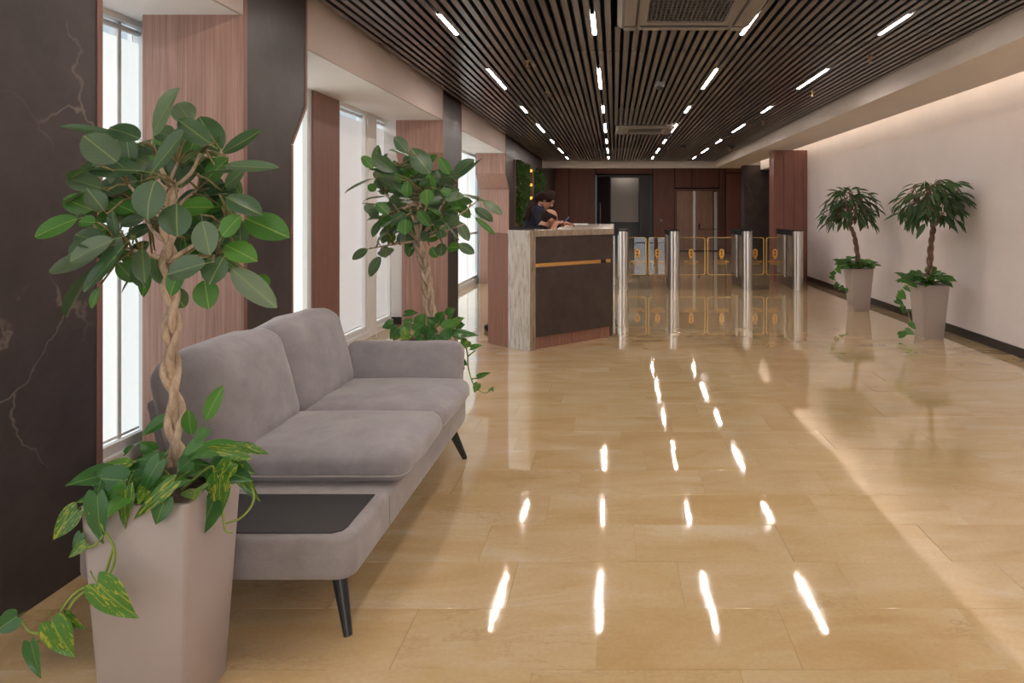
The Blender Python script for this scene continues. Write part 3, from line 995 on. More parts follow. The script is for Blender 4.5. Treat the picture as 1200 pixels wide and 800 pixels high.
def cassette(x0, x1, y0, y1, label):
    cx, cy, z = (x0 + x1) / 2, (y0 + y1) / 2, CEIL - 0.03
    t = thing('air_conditioner', label, 'air conditioner', (cx, cy, z), 'ceiling air conditioners')
    MB().box(x0 + 0.03, x1 - 0.03, y0 + 0.03, y1 - 0.03, CEIL + 0.005, 2.95).build('housing', M['acwhite'], t)
    hw = (x1 - x0) / 2
    # face panel with rounded corners: outer ring sloping to an inner square opening
    def rr(h, r, n=5):
        pts = []
        for q in range(4):
            sx, sy = [(1, 1), (-1, 1), (-1, -1), (1, -1)][q]
            for i in range(n + 1):
                a = math.pi / 2 * (q + i / n)
                pts.append((cx + sx * (h - r) + r * math.cos(a), cy + sy * (h - r) + r * math.sin(a)))
        return pts
    b = MB()
    rings = [(hw, 0.07, CEIL + 0.005), (hw, 0.07, CEIL - 0.008), (hw - 0.03, 0.07, z), (hw - 0.20, 0.06, z), (hw - 0.215, 0.055, z + 0.022), (hw - 0.215, 0.055, CEIL + 0.006)]
    n = len(rr(1, .1))
    vs = [(p[0], p[1], zz) for (h, r, zz) in rings for p in rr(h, r)]
    fs = [(i * n + k, (i + 1) * n + k, (i + 1) * n + (k + 1) % n, i * n + (k + 1) % n) for i in range(len(rings) - 1) for k in range(n)]
    b.add(vs, fs)
    b.build('face_panel', M['acwhite'], t, True, 30)
    gh = hw - 0.217
    g = MB().box(cx - gh, cx + gh, cy - gh, cy + gh, z + 0.018, z + 0.026).build('intake_grille', M['acgrille'], t)
    for i in range(17):
        o = -gh + 2 * gh * (i + .5) / 17
        MB().box(cx + o - 0.004, cx + o + 0.004, cy - gh, cy + gh, z + 0.004, z + 0.018).build('grille_bar', M['acgrille'], g)
    for i in range(9):
        o = -gh + 2 * gh * (i + .5) / 9
        MB().box(cx - gh, cx + gh, cy + o - 0.0025, cy + o + 0.0025, z + 0.008, z + 0.018).build('grille_bar', M['acgrille'], g)
    for k in range(4):
        R = Matrix.Rotation(k * math.pi / 2, 3, 'Z')
        pv = (cx, cy, z)
        MB().box(cx - hw + 0.17, cx + hw - 0.17, cy - hw + 0.055, cy - hw + 0.125, z - 0.010, z - 0.002, 0.003, 1, R, pv).build('louvre_flap', M['acwhite'], t)
        MB().box(cx - hw + 0.16, cx + hw - 0.16, cy - hw + 0.128, cy - hw + 0.142, z - 0.004, z - 0.0005, 0.0, 1, R, pv).build('air_slot', M['blackplastic'], t)
        MB().box(cx - hw + 0.045, cx - hw + 0.135, cy - hw + 0.045, cy - hw + 0.135, z - 0.012, z - 0.001, 0.006, 2, R, pv).build('corner_cap', M['acwhite'], t)


cassette(*CASS[0], 'grey cassette air conditioner nearest, cut by the top of the picture')
cassette(*CASS[1], 'smaller looking cassette air conditioner, far along the slatted ceiling')

t = thing('dome_camera', 'small grey dome security camera under the slatted ceiling', 'camera', (0.471, 7.12, CEIL))
MB().cyl(0.471, 7.12, CEIL - 0.045, CEIL - 0.001, 0.05, 20).build('mount', M['camwhite'], t, True, 40)
MB().ball((0.471, 7.12, CEIL - 0.045), (0.040, 0.040, 0.042)).build('dome', M['blackgloss'], t, True)
for (sx, sy, lab) in ((-0.77, 6.08, 'tiny brass ceiling sprinkler, nearer one left of the middle light row'), (-0.755, 7.71, 'tiny brass ceiling sprinkler, farther one left of the middle light row'),
                      (2.22, 5.92, 'tiny brass ceiling sprinkler, nearest at the far right light row'), (2.22, 7.66, 'tiny brass ceiling sprinkler, second at the far right light row'), (2.22, 10.2, 'tiny brass ceiling sprinkler, farthest at the far right light row')):
    t = thing('sprinkler', lab, 'sprinkler', (sx, sy, CEIL), 'ceiling sprinklers')
    MB().cyl(sx, sy, CEIL - 0.012, CEIL - 0.0005, 0.026, 16).build('escutcheon', M['brass'], t, True, 40)
    MB().cyl(sx, sy, CEIL - 0.05, CEIL - 0.012, 0.008, 10).cyl(sx, sy, CEIL - 0.055, CEIL - 0.05, 0.02, 12).build('sprinkler_head', M['brass'], t, True, 40)
for (sx, sy, lab) in ((1.43, 14.1, 'small dark round detector between the right and far right light rows'), (2.41, 14.1, 'small dark round detector beside the plaster soffit')):
    t = thing('smoke_detector', lab, 'detector', (sx, sy, CEIL), 'dark detectors on the far ceiling')
    MB().cyl(sx, sy, CEIL - 0.02, CEIL - 0.0005, 0.075, 18).build('base_plate', M['blackplastic'], t, True, 40)
    MB().ball((sx, sy, CEIL - 0.02), (0.06, 0.06, 0.05)).build('sensor_dome', M['blackgloss'], t, True)


# ------------------------------------------------------------------ sofa
def cushion(c, half, r, puff_top=0.0, n=12, rot=None, puff_front=0.0, dent=None, seed=0):
    """Rounded, stuffed box: returns an MB."""
    rr_ = random.Random(seed)
    ph = [rr_.uniform(0, 6.28) for _ in range(6)]
    b = bmesh.new()
    bmesh.ops.create_cube(b, size=2)
    bmesh.ops.subdivide_edges(b, edges=list(b.edges), cuts=n, use_grid_fill=True)
    H = Vector(half)
    for v in b.verts:
        p = v.co.copy()
        # gather grid lines toward the rounded rims
        q = Vector([math.copysign(abs(t) ** 0.75, t) for t in p])
        w = Vector((q.x * H.x, q.y * H.y, q.z * H.z))
        core = Vector([max(-(h - r), min(h - r, t)) for t, h in zip(w, H)])
        d = w - core
        if d.length > 1e-9:
            d = d.normalized() * r
        o = core + d
        bx, by, bz = [max(0.0, 1 - t * t) for t in q]
        o.z += puff_top * bx * by * (1 if q.z > 0 else -0.2) * abs(q.z)
        o.x += puff_front * by * bz * q.x
        if dent:
            o.z += dent * math.sin(5 * q.x + ph[0]) * math.sin(6 * q.y + ph[1]) * bx * by * max(0, q.z)
            o.x += dent * 0.7 * math.sin(7 * q.y + ph[2]) * math.sin(4 * q.z + ph[3]) * by
        v.co = Vector(c) + ((rot @ o) if rot is not None else o)
    return MB().bm(b)


S0 = Vector((-1.20, 2.92, 0))
sofa = thing('sofa', 'grey velour two-seat sofa with built-in dark tray and splayed black legs', 'sofa', S0)
FX = -0.80
# upholstered base with a rounded front, and the rim around the tray
def rounded_plan(x0, x1, y0, y1, r, n=5):
    pts = []
    for (cx, cy, q) in ((x1 - r, y1 - r, 0), (x0 + r, y1 - r, 1), (x0 + r, y0 + r, 2), (x1 - r, y0 + r, 3)):
        for i in range(n + 1):
            a = math.pi / 2 * (q + i / n)
            pts.append((cx + r * math.cos(a), cy + r * math.sin(a)))
    return pts


def loft(b, rings, close_lo=True, close_hi=True):
    n = len(rings[0])
    vs = [p for r_ in rings for p in r_]
    fs = [(i * n + k, i * n + (k + 1) % n, (i + 1) * n + (k + 1) % n, (i + 1) * n + k) for i in range(len(rings) - 1) for k in range(n)]
    if close_lo:
        fs.append(tuple(reversed(range(n))))
    if close_hi:
        fs.append(tuple((len(rings) - 1) * n + k for k in range(n)))
    return b.add(vs, fs)


def base_block(x0, x1, y0, y1, z0, z1, rplan, redge, n=4):
    b = MB()
    rings = []
    for i in range(n + 1):
        a = math.pi / 2 * i / n
        d = redge * (1 - math.sin(a))
        rings.append([(p[0], p[1], z0 + redge * (1 - math.cos(a))) for p in rounded_plan(x0 + d, x1 - d, y0 + d, y1 - d, max(0.01, rplan - d))])
    for i in range(n + 1):
        a = math.pi / 2 * i / n
        d = redge * (1 - math.cos(a))
        rings.append([(p[0], p[1], z1 - redge * (1 - math.sin(a))) for p in rounded_plan(x0 + d, x1 - d, y0 + d, y1 - d, max(0.01, rplan - d))])
    return loft(b, rings)


fr = base_block(-1.66, FX, 2.085, 3.72, 0.195, 0.335, 0.055, 0.022).build('frame', M['sofaweave'], sofa, True, 60)
MB().prism([(-1.58, 2.104), (-0.872, 2.104), (-0.845, 2.122), (-0.838, 2.150), (-0.838, 2.392), (-1.58, 2.392)], 'Z', 0.3352, 0.3385, 0.001).build('tray', M['tray'], fr)
MB().tube([(FX + .0008, 2.425, .215), (FX + .0008, 2.425, .315), (FX - .02, 2.425, .3345)], .0022, 6).build('seam', M['sofa'], fr, True)


def piped_seat(y0, y1, seed, x1=-0.765):
    c = cushion((-1.105 + (x1 + 0.765) / 2, (y0 + y1) / 2, 0.392), (0.345 + (x1 + 0.765) / 2, (y1 - y0) / 2, 0.056), 0.048, 0.030, 12, None, 0.012, 0.005, seed).build('seat_cushion', M['sofa'], sofa, True)
    pts = [(p[0], p[1], 0.368) for p in rounded_plan(-1.452, x1 + 0.006, y0 - 0.002, y1 + 0.002, 0.045, 5)]
    pts.append(pts[0])
    MB().tube(pts, 0.0042, 6, False).build('piping', M['piping'], c, True)
    return c


piped_seat(2.475, 3.040, 3)
piped_seat(3.046, 3.625, 5, -0.768)
for (y0, y1, sd) in ((2.44, 3.020, 8), (3.026, 3.640, 9)):
    R = Matrix.Rotation(math.radians(-15), 3, 'Y')
    c = cushion((-1.532, (y0 + y1) / 2, 0.590), (0.130, (y1 - y0) / 2, 0.220), 0.080, 0.022, 12, R, 0.030, 0.009, sd).build('back_cushion', M['sofa'], sofa, True)
R = Matrix.Rotation(math.radians(-15), 3, 'Y')
cushion((-1.665, 3.08, 0.44), (0.030, 0.56, 0.20), 0.028, 0, 10, R, 0.0, 0.003, 2).build('back_shell', M['sofa'], sofa, True)
R = Matrix.Rotation(math.radians(-20), 3, 'X')
cushion((-1.155, 3.745, 0.465), (0.315, 0.066, 0.150), 0.050, 0.0, 12, R, 0.012, 0.004, 4).build('armrest', M['sofa'], sofa, True)
for (x, y, dx, dy) in ((-0.885, 2.185, 0.050, -0.045), (-0.87, 3.60, 0.066, 0.070), (-1.56, 2.20, -0.05, -0.05), (-1.56, 3.62, -0.05, 0.05)):
    MB().tube([(x, y, 0.200), (x + dx * 0.5, y + dy * 0.5, 0.10), (x + dx, y + dy, 0.0)], [0.026, 0.020, 0.0135], 16).build('leg', M['leg'], sofa, True, 50)


# ------------------------------------------------------------------ leaves and plants
def leaf_mesh(kind, mat, seed, fold=0.25, curl=0.12, wave=0.03, petiole=0.22):
    r = random.Random(seed)
    b = MB()
    n = 9 if kind != 'narrow' else 5
    cols = [-1, -0.55, 0, 0.55, 1] if kind != 'heart' else [-1, -0.7, -0.35, 0, 0.35, 0.7, 1]
    vs = []
    for i in range(n + 1):
        t = i / n
        if kind == 'oval':
            w = (math.sin(math.pi * min(1, (t * 0.97 + 0.015)) ** 0.92)) ** 0.62
            w *= 0.98 if t < 0.99 else 0.6
            back = 0
        elif kind == 'heart':
            ks = ((0, .70), (.1, .90), (.22, 1.0), (.36, .97), (.5, .85), (.65, .64), (.8, .38), (.92, .15), (1.0, .01))
            for (ta, wa), (tb, wb) in zip(ks[:-1], ks[1:]):
                if ta <= t <= tb + 1e-6:
                    w = wa + (wb - wa) * (t - ta) / (tb - ta)
            back = 0.17 * (1 - t) ** 2
        else:
            w = math.sin(math.pi * min(1, t * 0.985 + 0.01) ** 0.8) ** 0.9
            back = 0
        for c in cols:
            x = c * w * 0.5
            y = t - back * (1.9 * abs(c) - 0.9 * abs(c) ** 2 - 0.45 * abs(c) ** 6)
            z = fold * abs(c) * w * 0.32 - curl * t * t + wave * math.sin(5 * t + r.uniform(0, .6) + 3 * c) * abs(c)
            vs.append((x, y, z))
    fs = []
    m = len(cols)
    for i in range(n):
        for k in range(m - 1):
            fs.append((i * m + k, i * m + k + 1, (i + 1) * m + k + 1, (i + 1) * m + k))
    b.add(vs, fs)
    if petiole > 0:
        b.tube([(0, -petiole, -0.35 * petiole), (0, -petiole * .5, -0.10 * petiole), (0, 0.02, 0.0)], [0.016, 0.013, 0.012], 5)
    o = b.build('leaf', mat, None, True)
    me = o.data
    bpy.data.objects.remove(o)
    return me


LF = {
    'ficus': [leaf_mesh('oval', M['ficus'], s, f, c, w) for s, f, c, w in ((1, .30, .10, .02), (2, .18, .18, .03), (3, .40, .05, .03), (4, .22, -.06, .02), (5, .15, .24, .035))],
    'young': [leaf_mesh('oval', M['ficusyoung'], s, f, c, w) for s, f, c, w in ((6, .30, .10, .02), (7, .2, .18, .03))],
    'pothos': [leaf_mesh('heart', M['pothos'], s, f, c, w, .3) for s, f, c, w in ((1, .3, .18, .03), (2, .2, .25, .04), (3, .4, .10, .03))],
    'variegated': [leaf_mesh('heart', M['pothosvar'], s, f, c, w, .3) for s, f, c, w in ((4, .3, .18, .03), (5, .2, .22, .04))],
    'narrow': [leaf_mesh('narrow', M['willow'], s, f, c, w, .12) for s, f, c, w in ((1, .4, .25, .02), (2, .3, .40, .03), (3, .5, .10, .02))],
}


def put_leaf(kind, parent, B, T, w, nrm, rnd):
    B, T = Vector(B), Vector(T)
    d = T - B
    ln = d.length
    y = d / ln
    n = Vector(nrm)
    z = n - y * n.dot(y)
    if z.length < 1e-3:
        z = Vector((1, 0, 0)) - y * y.x
    z.normalize()
    x = y.cross(z)
    m = Matrix((x * w, y * ln, z * (w + ln) * 0.5)).transposed().to_4x4()
    m.translation = B
    return inst('leaf', rnd.choice(LF[kind]), parent, m)


def catmull(pts, k=6):
    pts = [Vector(p) for p in pts]
    out = []
    for i in range(len(pts) - 1):
        p0, p1, p2, p3 = pts[max(0, i - 1)], pts[i], pts[i + 1], pts[min(len(pts) - 1, i + 2)]
        for j in range(k):
            t = j / k
            out.append(0.5 * ((2 * p1) + (p2 - p0) * t + (2 * p0 - 5 * p1 + 4 * p2 - p3) * t * t + (3 * p1 - p0 - 3 * p2 + p3) * t ** 3))
    out.append(pts[-1])
    return out


def planter(root, cx, cy, top, bot, h, rotz=0.0, soil_drop=0.02):
    R = Matrix.Rotation(rotz, 3, 'Z')

    def ring(w, z, r):
        return [tuple(Vector((cx, cy, 0)) + R @ Vector((p[0], p[1], z))) for p in rounded_plan(-w / 2, w / 2, -w / 2, w / 2, r, 4)]
    b = MB()
    loft(b, [ring(bot - 0.01, 0.0, .006), ring(bot, 0.008, .010), ring(top, h - 0.004, .014), ring(top - 0.006, h, .012), ring(top - 0.024, h, .010), ring(top - 0.03, h - 0.05, .01)], True, False)
    p = b.build('pot', M['pot'], root, True, 40)
    s = MB()
    g = 14
    rr_ = random.Random(int(cx * 1000) + 77)
    wv = (top - 0.03)
    vs = [tuple(Vector((cx, cy, 0)) + R @ Vector(((i / g - .5) * wv, (j / g - .5) * wv, h - soil_drop - rr_.uniform(0, 0.012)))) for i in range(g + 1) for j in range(g + 1)]
    fs = [(i * (g + 1) + j, (i + 1) * (g + 1) + j, (i + 1) * (g + 1) + j + 1, i * (g + 1) + j + 1) for i in range(g) for j in range(g)]
    s.add(vs, fs)
    o = s.build('soil', M['soil'], root)
    return p


def braided_trunk(root, path, r_braid, r_strand, twists, mat, strands=3, seed=0):
    pts = catmull(path, 10)
    rnd = random.Random(seed)
    for s in range(strands):
        q, rad = [], []
        for i, p in enumerate(pts):
            t = i / (len(pts) - 1)
            a = 2 * math.pi * (s / strands + twists * t) + 0.25 * math.sin(9 * t + s)
            rb = r_braid * (1.0 - 0.15 * t) * (1 + 0.15 * math.sin(14 * t + 2 * s))
            q.append(p + Vector((math.cos(a) * rb, (0.6 if strands > 3 or r_braid > .02 else 1.3) * math.sin(2 * a) * rb, 0)))
            rad.append(r_strand * (1.08 - 0.3 * t) * (1 + 0.07 * math.sin(23 * t + s * 1.7)))
        MB().tube(q, rad, 9).build('stem', mat, root, True)
    return pts


def branches(root, starts, ends, r0, mat, rnd):
    node = []
    for e in ends:
        e = Vector(e)
        start = starts if isinstance(starts, Vector) else min(starts, key=lambda q: (q + Vector((0, 0, .10)) - e).length)
        mid = start.lerp(e, 0.5) + Vector((rnd.uniform(-.02, .02), rnd.uniform(-.02, .02), rnd.uniform(-.025, .01)))
        pts = catmull([start, mid, e], 5)
        MB().tube(pts, [r0 * (1 - 0.6 * i / (len(pts) - 1)) for i in range(len(pts))], 7).build('branch', mat, root, True)
        node += pts[2:]
    return node


def twigs(root, nodes, feet, mat, rad=0.0035, name='twigs'):
    b = MB()
    for f in feet:
        f = Vector(f)
        n = min(nodes, key=lambda q: (q - f).length)
        if (n - f).length < 0.005:
            continue
        m = n.lerp(f, 0.5) + Vector((0, 0, 0.12 * (n - f).length))
        b.tube([n, m, f], [rad * 1.3, rad, rad * 0.7], 5)
    o = b.build(name, mat, root, True)
    o['kind'] = 'stuff'
    return o


def front_normal(rnd, edge=False):
    if edge:
        return Vector((rnd.uniform(-.1, .1), -0.22, 1.0))
    return Vector((rnd.uniform(-.35, .25), -1.0, rnd.uniform(.35, 1.0)))


def listed_leaves(root, rows, Y0, spread, org, sc, kind_of, rnd, wmul=1.0):
    """rows: (base x, base y, tip x, tip y, width, flag) as read in an enlarged view (origin org, scale sc)."""
    feet = []
    ctr = None
    for k, row in enumerate(rows):
        bx, by, tx, ty, w = row[:5]
        flag = row[5] if len(row) > 5 else ''
        base_d = rnd.uniform(-spread, spread)
        if 'n' in flag:
            base_d = -spread * rnd.uniform(0.6, 1.1)
        if 'f' in flag:
            base_d = spread * rnd.uniform(0.6, 1.2)
        ya = Y0 + base_d
        edge = w < 42 * sc / 4.0 and 'w' not in flag
        yb = ya + (rnd.uniform(-.03, .02) if not edge else rnd.uniform(-.03, .05))
        B = px(org[0] + bx / sc, org[1] + by / sc, ya)
        T = px(org[0] + tx / sc, org[1] + ty / sc, yb)
        wm = w / sc / F * ya * wmul
        if edge:
            wm = max(wm * 1.8, (T - B).length * 0.38)
        kd = kind_of(flag)
        T = B + (T - B) * 1.08
        put_leaf(kd, root, B, T, wm, front_normal(rnd, edge), rnd)
        feet.append(B - (T - B) * 0.2)
    return feet


rnd = random.Random(21)
# --- the near rubber tree
PC = Vector((-1.221, 1.862, 0))
fic = thing('potted_rubber_tree', 'braided rubber tree with trailing vine in taupe planter, nearest the viewer beside the sofa tray', 'potted plant', PC)
planter(fic, PC.x, PC.y, 0.272, 0.212, 0.585, math.radians(2.0))
FZ = 0.02
TY = 1.875
tp = [px(206, 545, TY), px(205, 490, TY), px(200, 430, TY), px(202, 370, TY - .01), px(199, 320, TY), px(199, 272, TY), px(201, 222, TY)]
trunk = braided_trunk(fic, tp, 0.0118, 0.0106, 2.4, M['bark'], 3, 1)
top = trunk[int(len(trunk) * 0.72):]
ends = [px(150, 215, TY - .05), px(178, 165, TY), px(235, 178, TY - .03), px(268, 262, TY), px(120, 282, TY - .02), px(208, 190, TY + .05), px(255, 300, TY - .06), px(165, 240, TY + .08), px(232, 222, TY + .09), px(205, 215, TY - .08)]
nodes = branches(fic, top, ends, 0.0075, M['bark'], rnd)
A = [(600, 260, 665, 85, 108, 'n'), (745, 210, 690, 130, 75, 'f'), (500, 280, 250, 222, 40), (545, 275, 432, 222, 78, 'n'), (455, 365, 335, 268, 105), (650, 285, 470, 322, 45),
     (600, 395, 720, 258, 92, 'n'), (820, 292, 698, 203, 72, 'n'), (862, 318, 775, 195, 88), (760, 300, 738, 250, 62, 'f'), (870, 330, 1015, 252, 58), (880, 380, 1077, 392, 46),
     (545, 400, 355, 388, 82, 'n'), (605, 440, 550, 570, 138, 'n'), (690, 532, 690, 648, 104, 'n'), (535, 440, 368, 468, 78), (355, 470, 263, 527, 34), (440, 545, 335, 490, 82, 'f'),
     (375, 365, 308, 445, 80, 'f'), (362, 382, 270, 408, 34), (300, 588, 133, 645, 78, 'y'), (372, 602, 308, 596, 48, 'y'), (440, 670, 275, 745, 82, 'n'), (390, 720, 213, 795, 86), (485, 690, 350, 862, 92, 'n'),
     (370, 773, 253, 948, 24), (362, 660, 272, 722, 60), (458, 668, 432, 555, 38), (592, 618, 480, 655, 52), (562, 588, 468, 602, 46), (762, 385, 700, 458, 78), (822, 298, 712, 346, 34),
     (872, 480, 782, 438, 74, 'f'), (890, 420, 932, 492, 52, 'f'), (800, 412, 902, 404, 28), (885, 492, 772, 496, 28), (885, 505, 1013, 566, 74, 'n'), (770, 518, 898, 610, 92, 'f'), (963, 588, 1114, 650, 98, 'y'),
     (868, 655, 930, 578, 72, 'y'), (790, 598, 822, 718, 92, 'n'), (942, 695, 930, 598, 58, 'f'), (880, 690, 986, 738, 78, 'y'), (800, 762, 662, 800, 88, 'n'), (872, 740, 818, 835, 104, 'n'), (905, 783, 1066, 922, 78, 'n'),
     (1000, 812, 1047, 836, 38, 'yw'), (672, 858, 712, 932, 66), (800, 828, 812, 930, 80, 'y'), (588, 788, 540, 882, 80, 'yf'), (582, 680, 498, 748, 80, 'f'), (532, 778, 486, 870, 30), (388, 858, 354, 932, 34, 'yw'),
     (682, 270, 608, 245, 64, 'f'), (522, 560, 430, 520, 62, 'y'), (342, 518, 306, 578, 50, 'f'), (420, 620, 340, 660, 60, 'yf'), (470, 560, 380, 590, 60, 'yf'), (560, 760, 480, 720, 60, 'yf'), (420, 500, 330, 560, 70, 'yf'),
     (700, 420, 660, 340, 70, 'f'), (620, 330, 560, 300, 60, 'f'), (760, 350, 820, 420, 66, 'f'), (840, 520, 780, 470, 66, 'f'), (720, 300, 700, 230, 66, 'f'), (860, 560, 930, 640, 66, 'yf'), (760, 660, 730, 740, 66, 'f'), (520, 480, 470, 550, 66, 'f'), (500, 540, 450, 610, 66, 'f'), (640, 640, 600, 560, 56, 'f'), (460, 760, 520, 830, 50, 'yf'), (900, 640, 840, 700, 60, 'f'), (560, 520, 500, 470, 60, 'f'), (800, 380, 860, 330, 60, 'f'), (470, 380, 430, 330, 60, 'f')]
for i in range(60):
    a, q = rnd.uniform(0, 6.28), math.sqrt(rnd.uniform(.02, .75))
    x0, y0 = 640 + 330 * q * math.cos(a), 560 + 260 * q * math.sin(a)
    a2 = a + rnd.uniform(-1.0, 1.0)
    l_ = rnd.uniform(85, 130)
    A.append((x0, y0, x0 + l_ * math.cos(a2), y0 + l_ * math.sin(a2), l_ * rnd.uniform(.55, .72), rnd.choice(['f', 'f', 'yf', '', 'y'])))
feet = listed_leaves(fic, A, TY, 0.12, (0, 80), 3.3333, lambda f: 'young' if 'y' in f else 'ficus', rnd, 1.22)
twigs(fic, nodes, feet, M['twig'], 0.0032)
# shoot leaves rising from the pot
for (bx, by, tx, ty, w) in ((803, 640, 860, 513, 62), (748, 695, 733, 603, 62)):
    put_leaf('young', fic, px(bx / 3.3333, 300 + by / 3.3333, 1.88), px(tx / 3.3333, 300 + ty / 3.3333, 1.86), w / 3.3333 / F * 1.88, (0.1, -1, 0.3), rnd)

# trailing variegated vine of the near planter: its own stems, leaves as sub-parts
def vine(root, paths, rad=0.0042):
    b = MB()
    for p in paths:
        q = catmull(p, 5)
        b.tube(q, [rad * (1 - 0.4 * i / len(q)) for i in range(len(q))], 6)
    return b.build('trailing_vine', M['vine'], root, True)


def c3(x, y, Y):
    return px(x / 3.0769, 540 + y / 3.0769, Y)


vpaths = [[(-1.20, 1.86, .57), c3(400, 110, 1.80), c3(372, 170, 1.74), c3(368, 225, 1.70), c3(392, 275, 1.70), c3(413, 320, 1.70), c3(406, 385, 1.70), c3(362, 440, 1.69), c3(290, 462, 1.68), c3(232, 520, 1.66), c3(198, 590, 1.65), c3(140, 620, 1.65), c3(100, 608, 1.65), c3(70, 562, 1.65)],
          [c3(370, 435, 1.70), c3(398, 350, 1.71), c3(412, 300, 1.71)], [c3(330, 450, 1.69), c3(270, 500, 1.67), c3(238, 555, 1.66)], [c3(140, 650, 1.65), c3(115, 656, 1.65)],
          [c3(850, 20, 1.92), c3(905, 90, 1.90), c3(912, 150, 1.88), c3(868, 205, 1.86), c3(815, 225, 1.84)], [c3(790, 120, 1.84), c3(805, 200, 1.83), c3(812, 250, 1.83), c3(838, 260, 1.83)],
          [(-1.20, 1.86, .57), c3(600, 40, 1.85), c3(560, 30, 1.82)], [(-1.18, 1.86, .57), c3(760, 20, 1.88), c3(770, 60, 1.85)], [(-1.24, 1.86, .57), c3(480, 60, 1.82), c3(430, 40, 1.78)],
          [c3(300, 310, 1.71), c3(340, 305, 1.71), c3(375, 265, 1.70)]]
vn = vine(fic, vpaths)
PV = [(445, 70, 297, 60, 105, 1.76, 'p'), (352, 125, 352, 308, 102, 1.70, 'p'), (278, 178, 176, 288, 84, 1.72, 'v'), (460, 95, 432, 252, 74, 1.72, 'v'), (575, 0, 488, 128, 82, 1.76, 'p'), (625, 78, 462, 218, 58, 1.72, 'v'),
      (560, 85, 695, 70, 62, 1.76, 'p'), (600, 132, 550, 234, 92, 1.72, 'p'), (525, 138, 462, 228, 62, 1.75, 'p'), (795, 62, 778, 210, 104, 1.82, 'v'), (768, 148, 714, 278, 92, 1.82, 'p'), (835, 8, 758, 85, 74, 1.86, 'v'),
      (850, 15, 930, 152, 58, 1.90, 'v'), (442, 88, 370, 152, 42, 1.74, 'p'), (292, 262, 255, 332, 42, 1.72, 'p'), (308, 298, 238, 352, 38, 1.71, 'v'), (352, 442, 480, 580, 120, 1.66, 'v'), (234, 552, 302, 614, 44, 1.66, 'v'),
      (188, 582, 254, 720, 104, 1.64, 'v'), (112, 655, 142, 788, 58, 1.64, 'p'), (62, 560, -25, 618, 78, 1.64, 'p')]
for (bx, by, tx, ty, w, Y, kd) in PV:
    put_leaf('variegated' if kd == 'v' else 'pothos', vn, c3(bx, by, Y), c3(tx, ty, Y - 0.01), w / 3.0769 / F * Y, (rnd.uniform(-.25, .1), -1, rnd.uniform(.1, .5)), rnd)
PV2 = [(642, 640, 548, 702, 62, 1.92, 'p'), (640, 790, 518, 795, 56, 1.83, 'p'), (965, 772, 798, 745, 62, 1.88, 'v'), (960, 745, 1048, 772, 34, 1.88, 'v'), (792, 735, 690, 802, 92, 1.83, 'p'), (805, 680, 757, 730, 52, 1.85, 'p'), (488, 768, 517, 738, 28, 1.85, 'p'),
       (600, 760, 540, 730, 60, 1.9, 'p'), (740, 800, 690, 840, 80, 1.8, 'p'), (560, 860, 480, 900, 80, 1.8, 'p'), (620, 880, 560, 850, 70, 1.86, 'p'), (860, 800, 900, 860, 60, 1.9, 'p'), (700, 860, 760, 830, 60, 1.9, 'p')]
for (bx, by, tx, ty, w, Y, kd) in PV2:
    put_leaf('variegated' if kd == 'v' else 'pothos', vn, px(bx / 3.3333, 300 + by / 3.3333, Y), px(tx / 3.3333, 300 + ty / 3.3333, Y - 0.02), w / 3.3333 / F * Y, (rnd.uniform(-.2, .2), -1, rnd.uniform(.3, .9)), rnd)

for i in range(26):
    a = rnd.uniform(0, 6.28)
    rad = rnd.uniform(.05, .145)
    B = PC + Vector((rad * math.cos(a), rad * math.sin(a), .595 + rnd.uniform(.0, .05)))
    d = Vector((math.cos(a) + rnd.uniform(-.5, .5), math.sin(a) - .3, rnd.uniform(-.45, .25))).normalized()
    ln = rnd.uniform(.075, .115)
    put_leaf(rnd.choice(['pothos', 'pothos', 'variegated']), vn, B, B + d * ln, ln * rnd.uniform(.62, .8), (rnd.uniform(-.3, .3), -.8, .9), rnd)

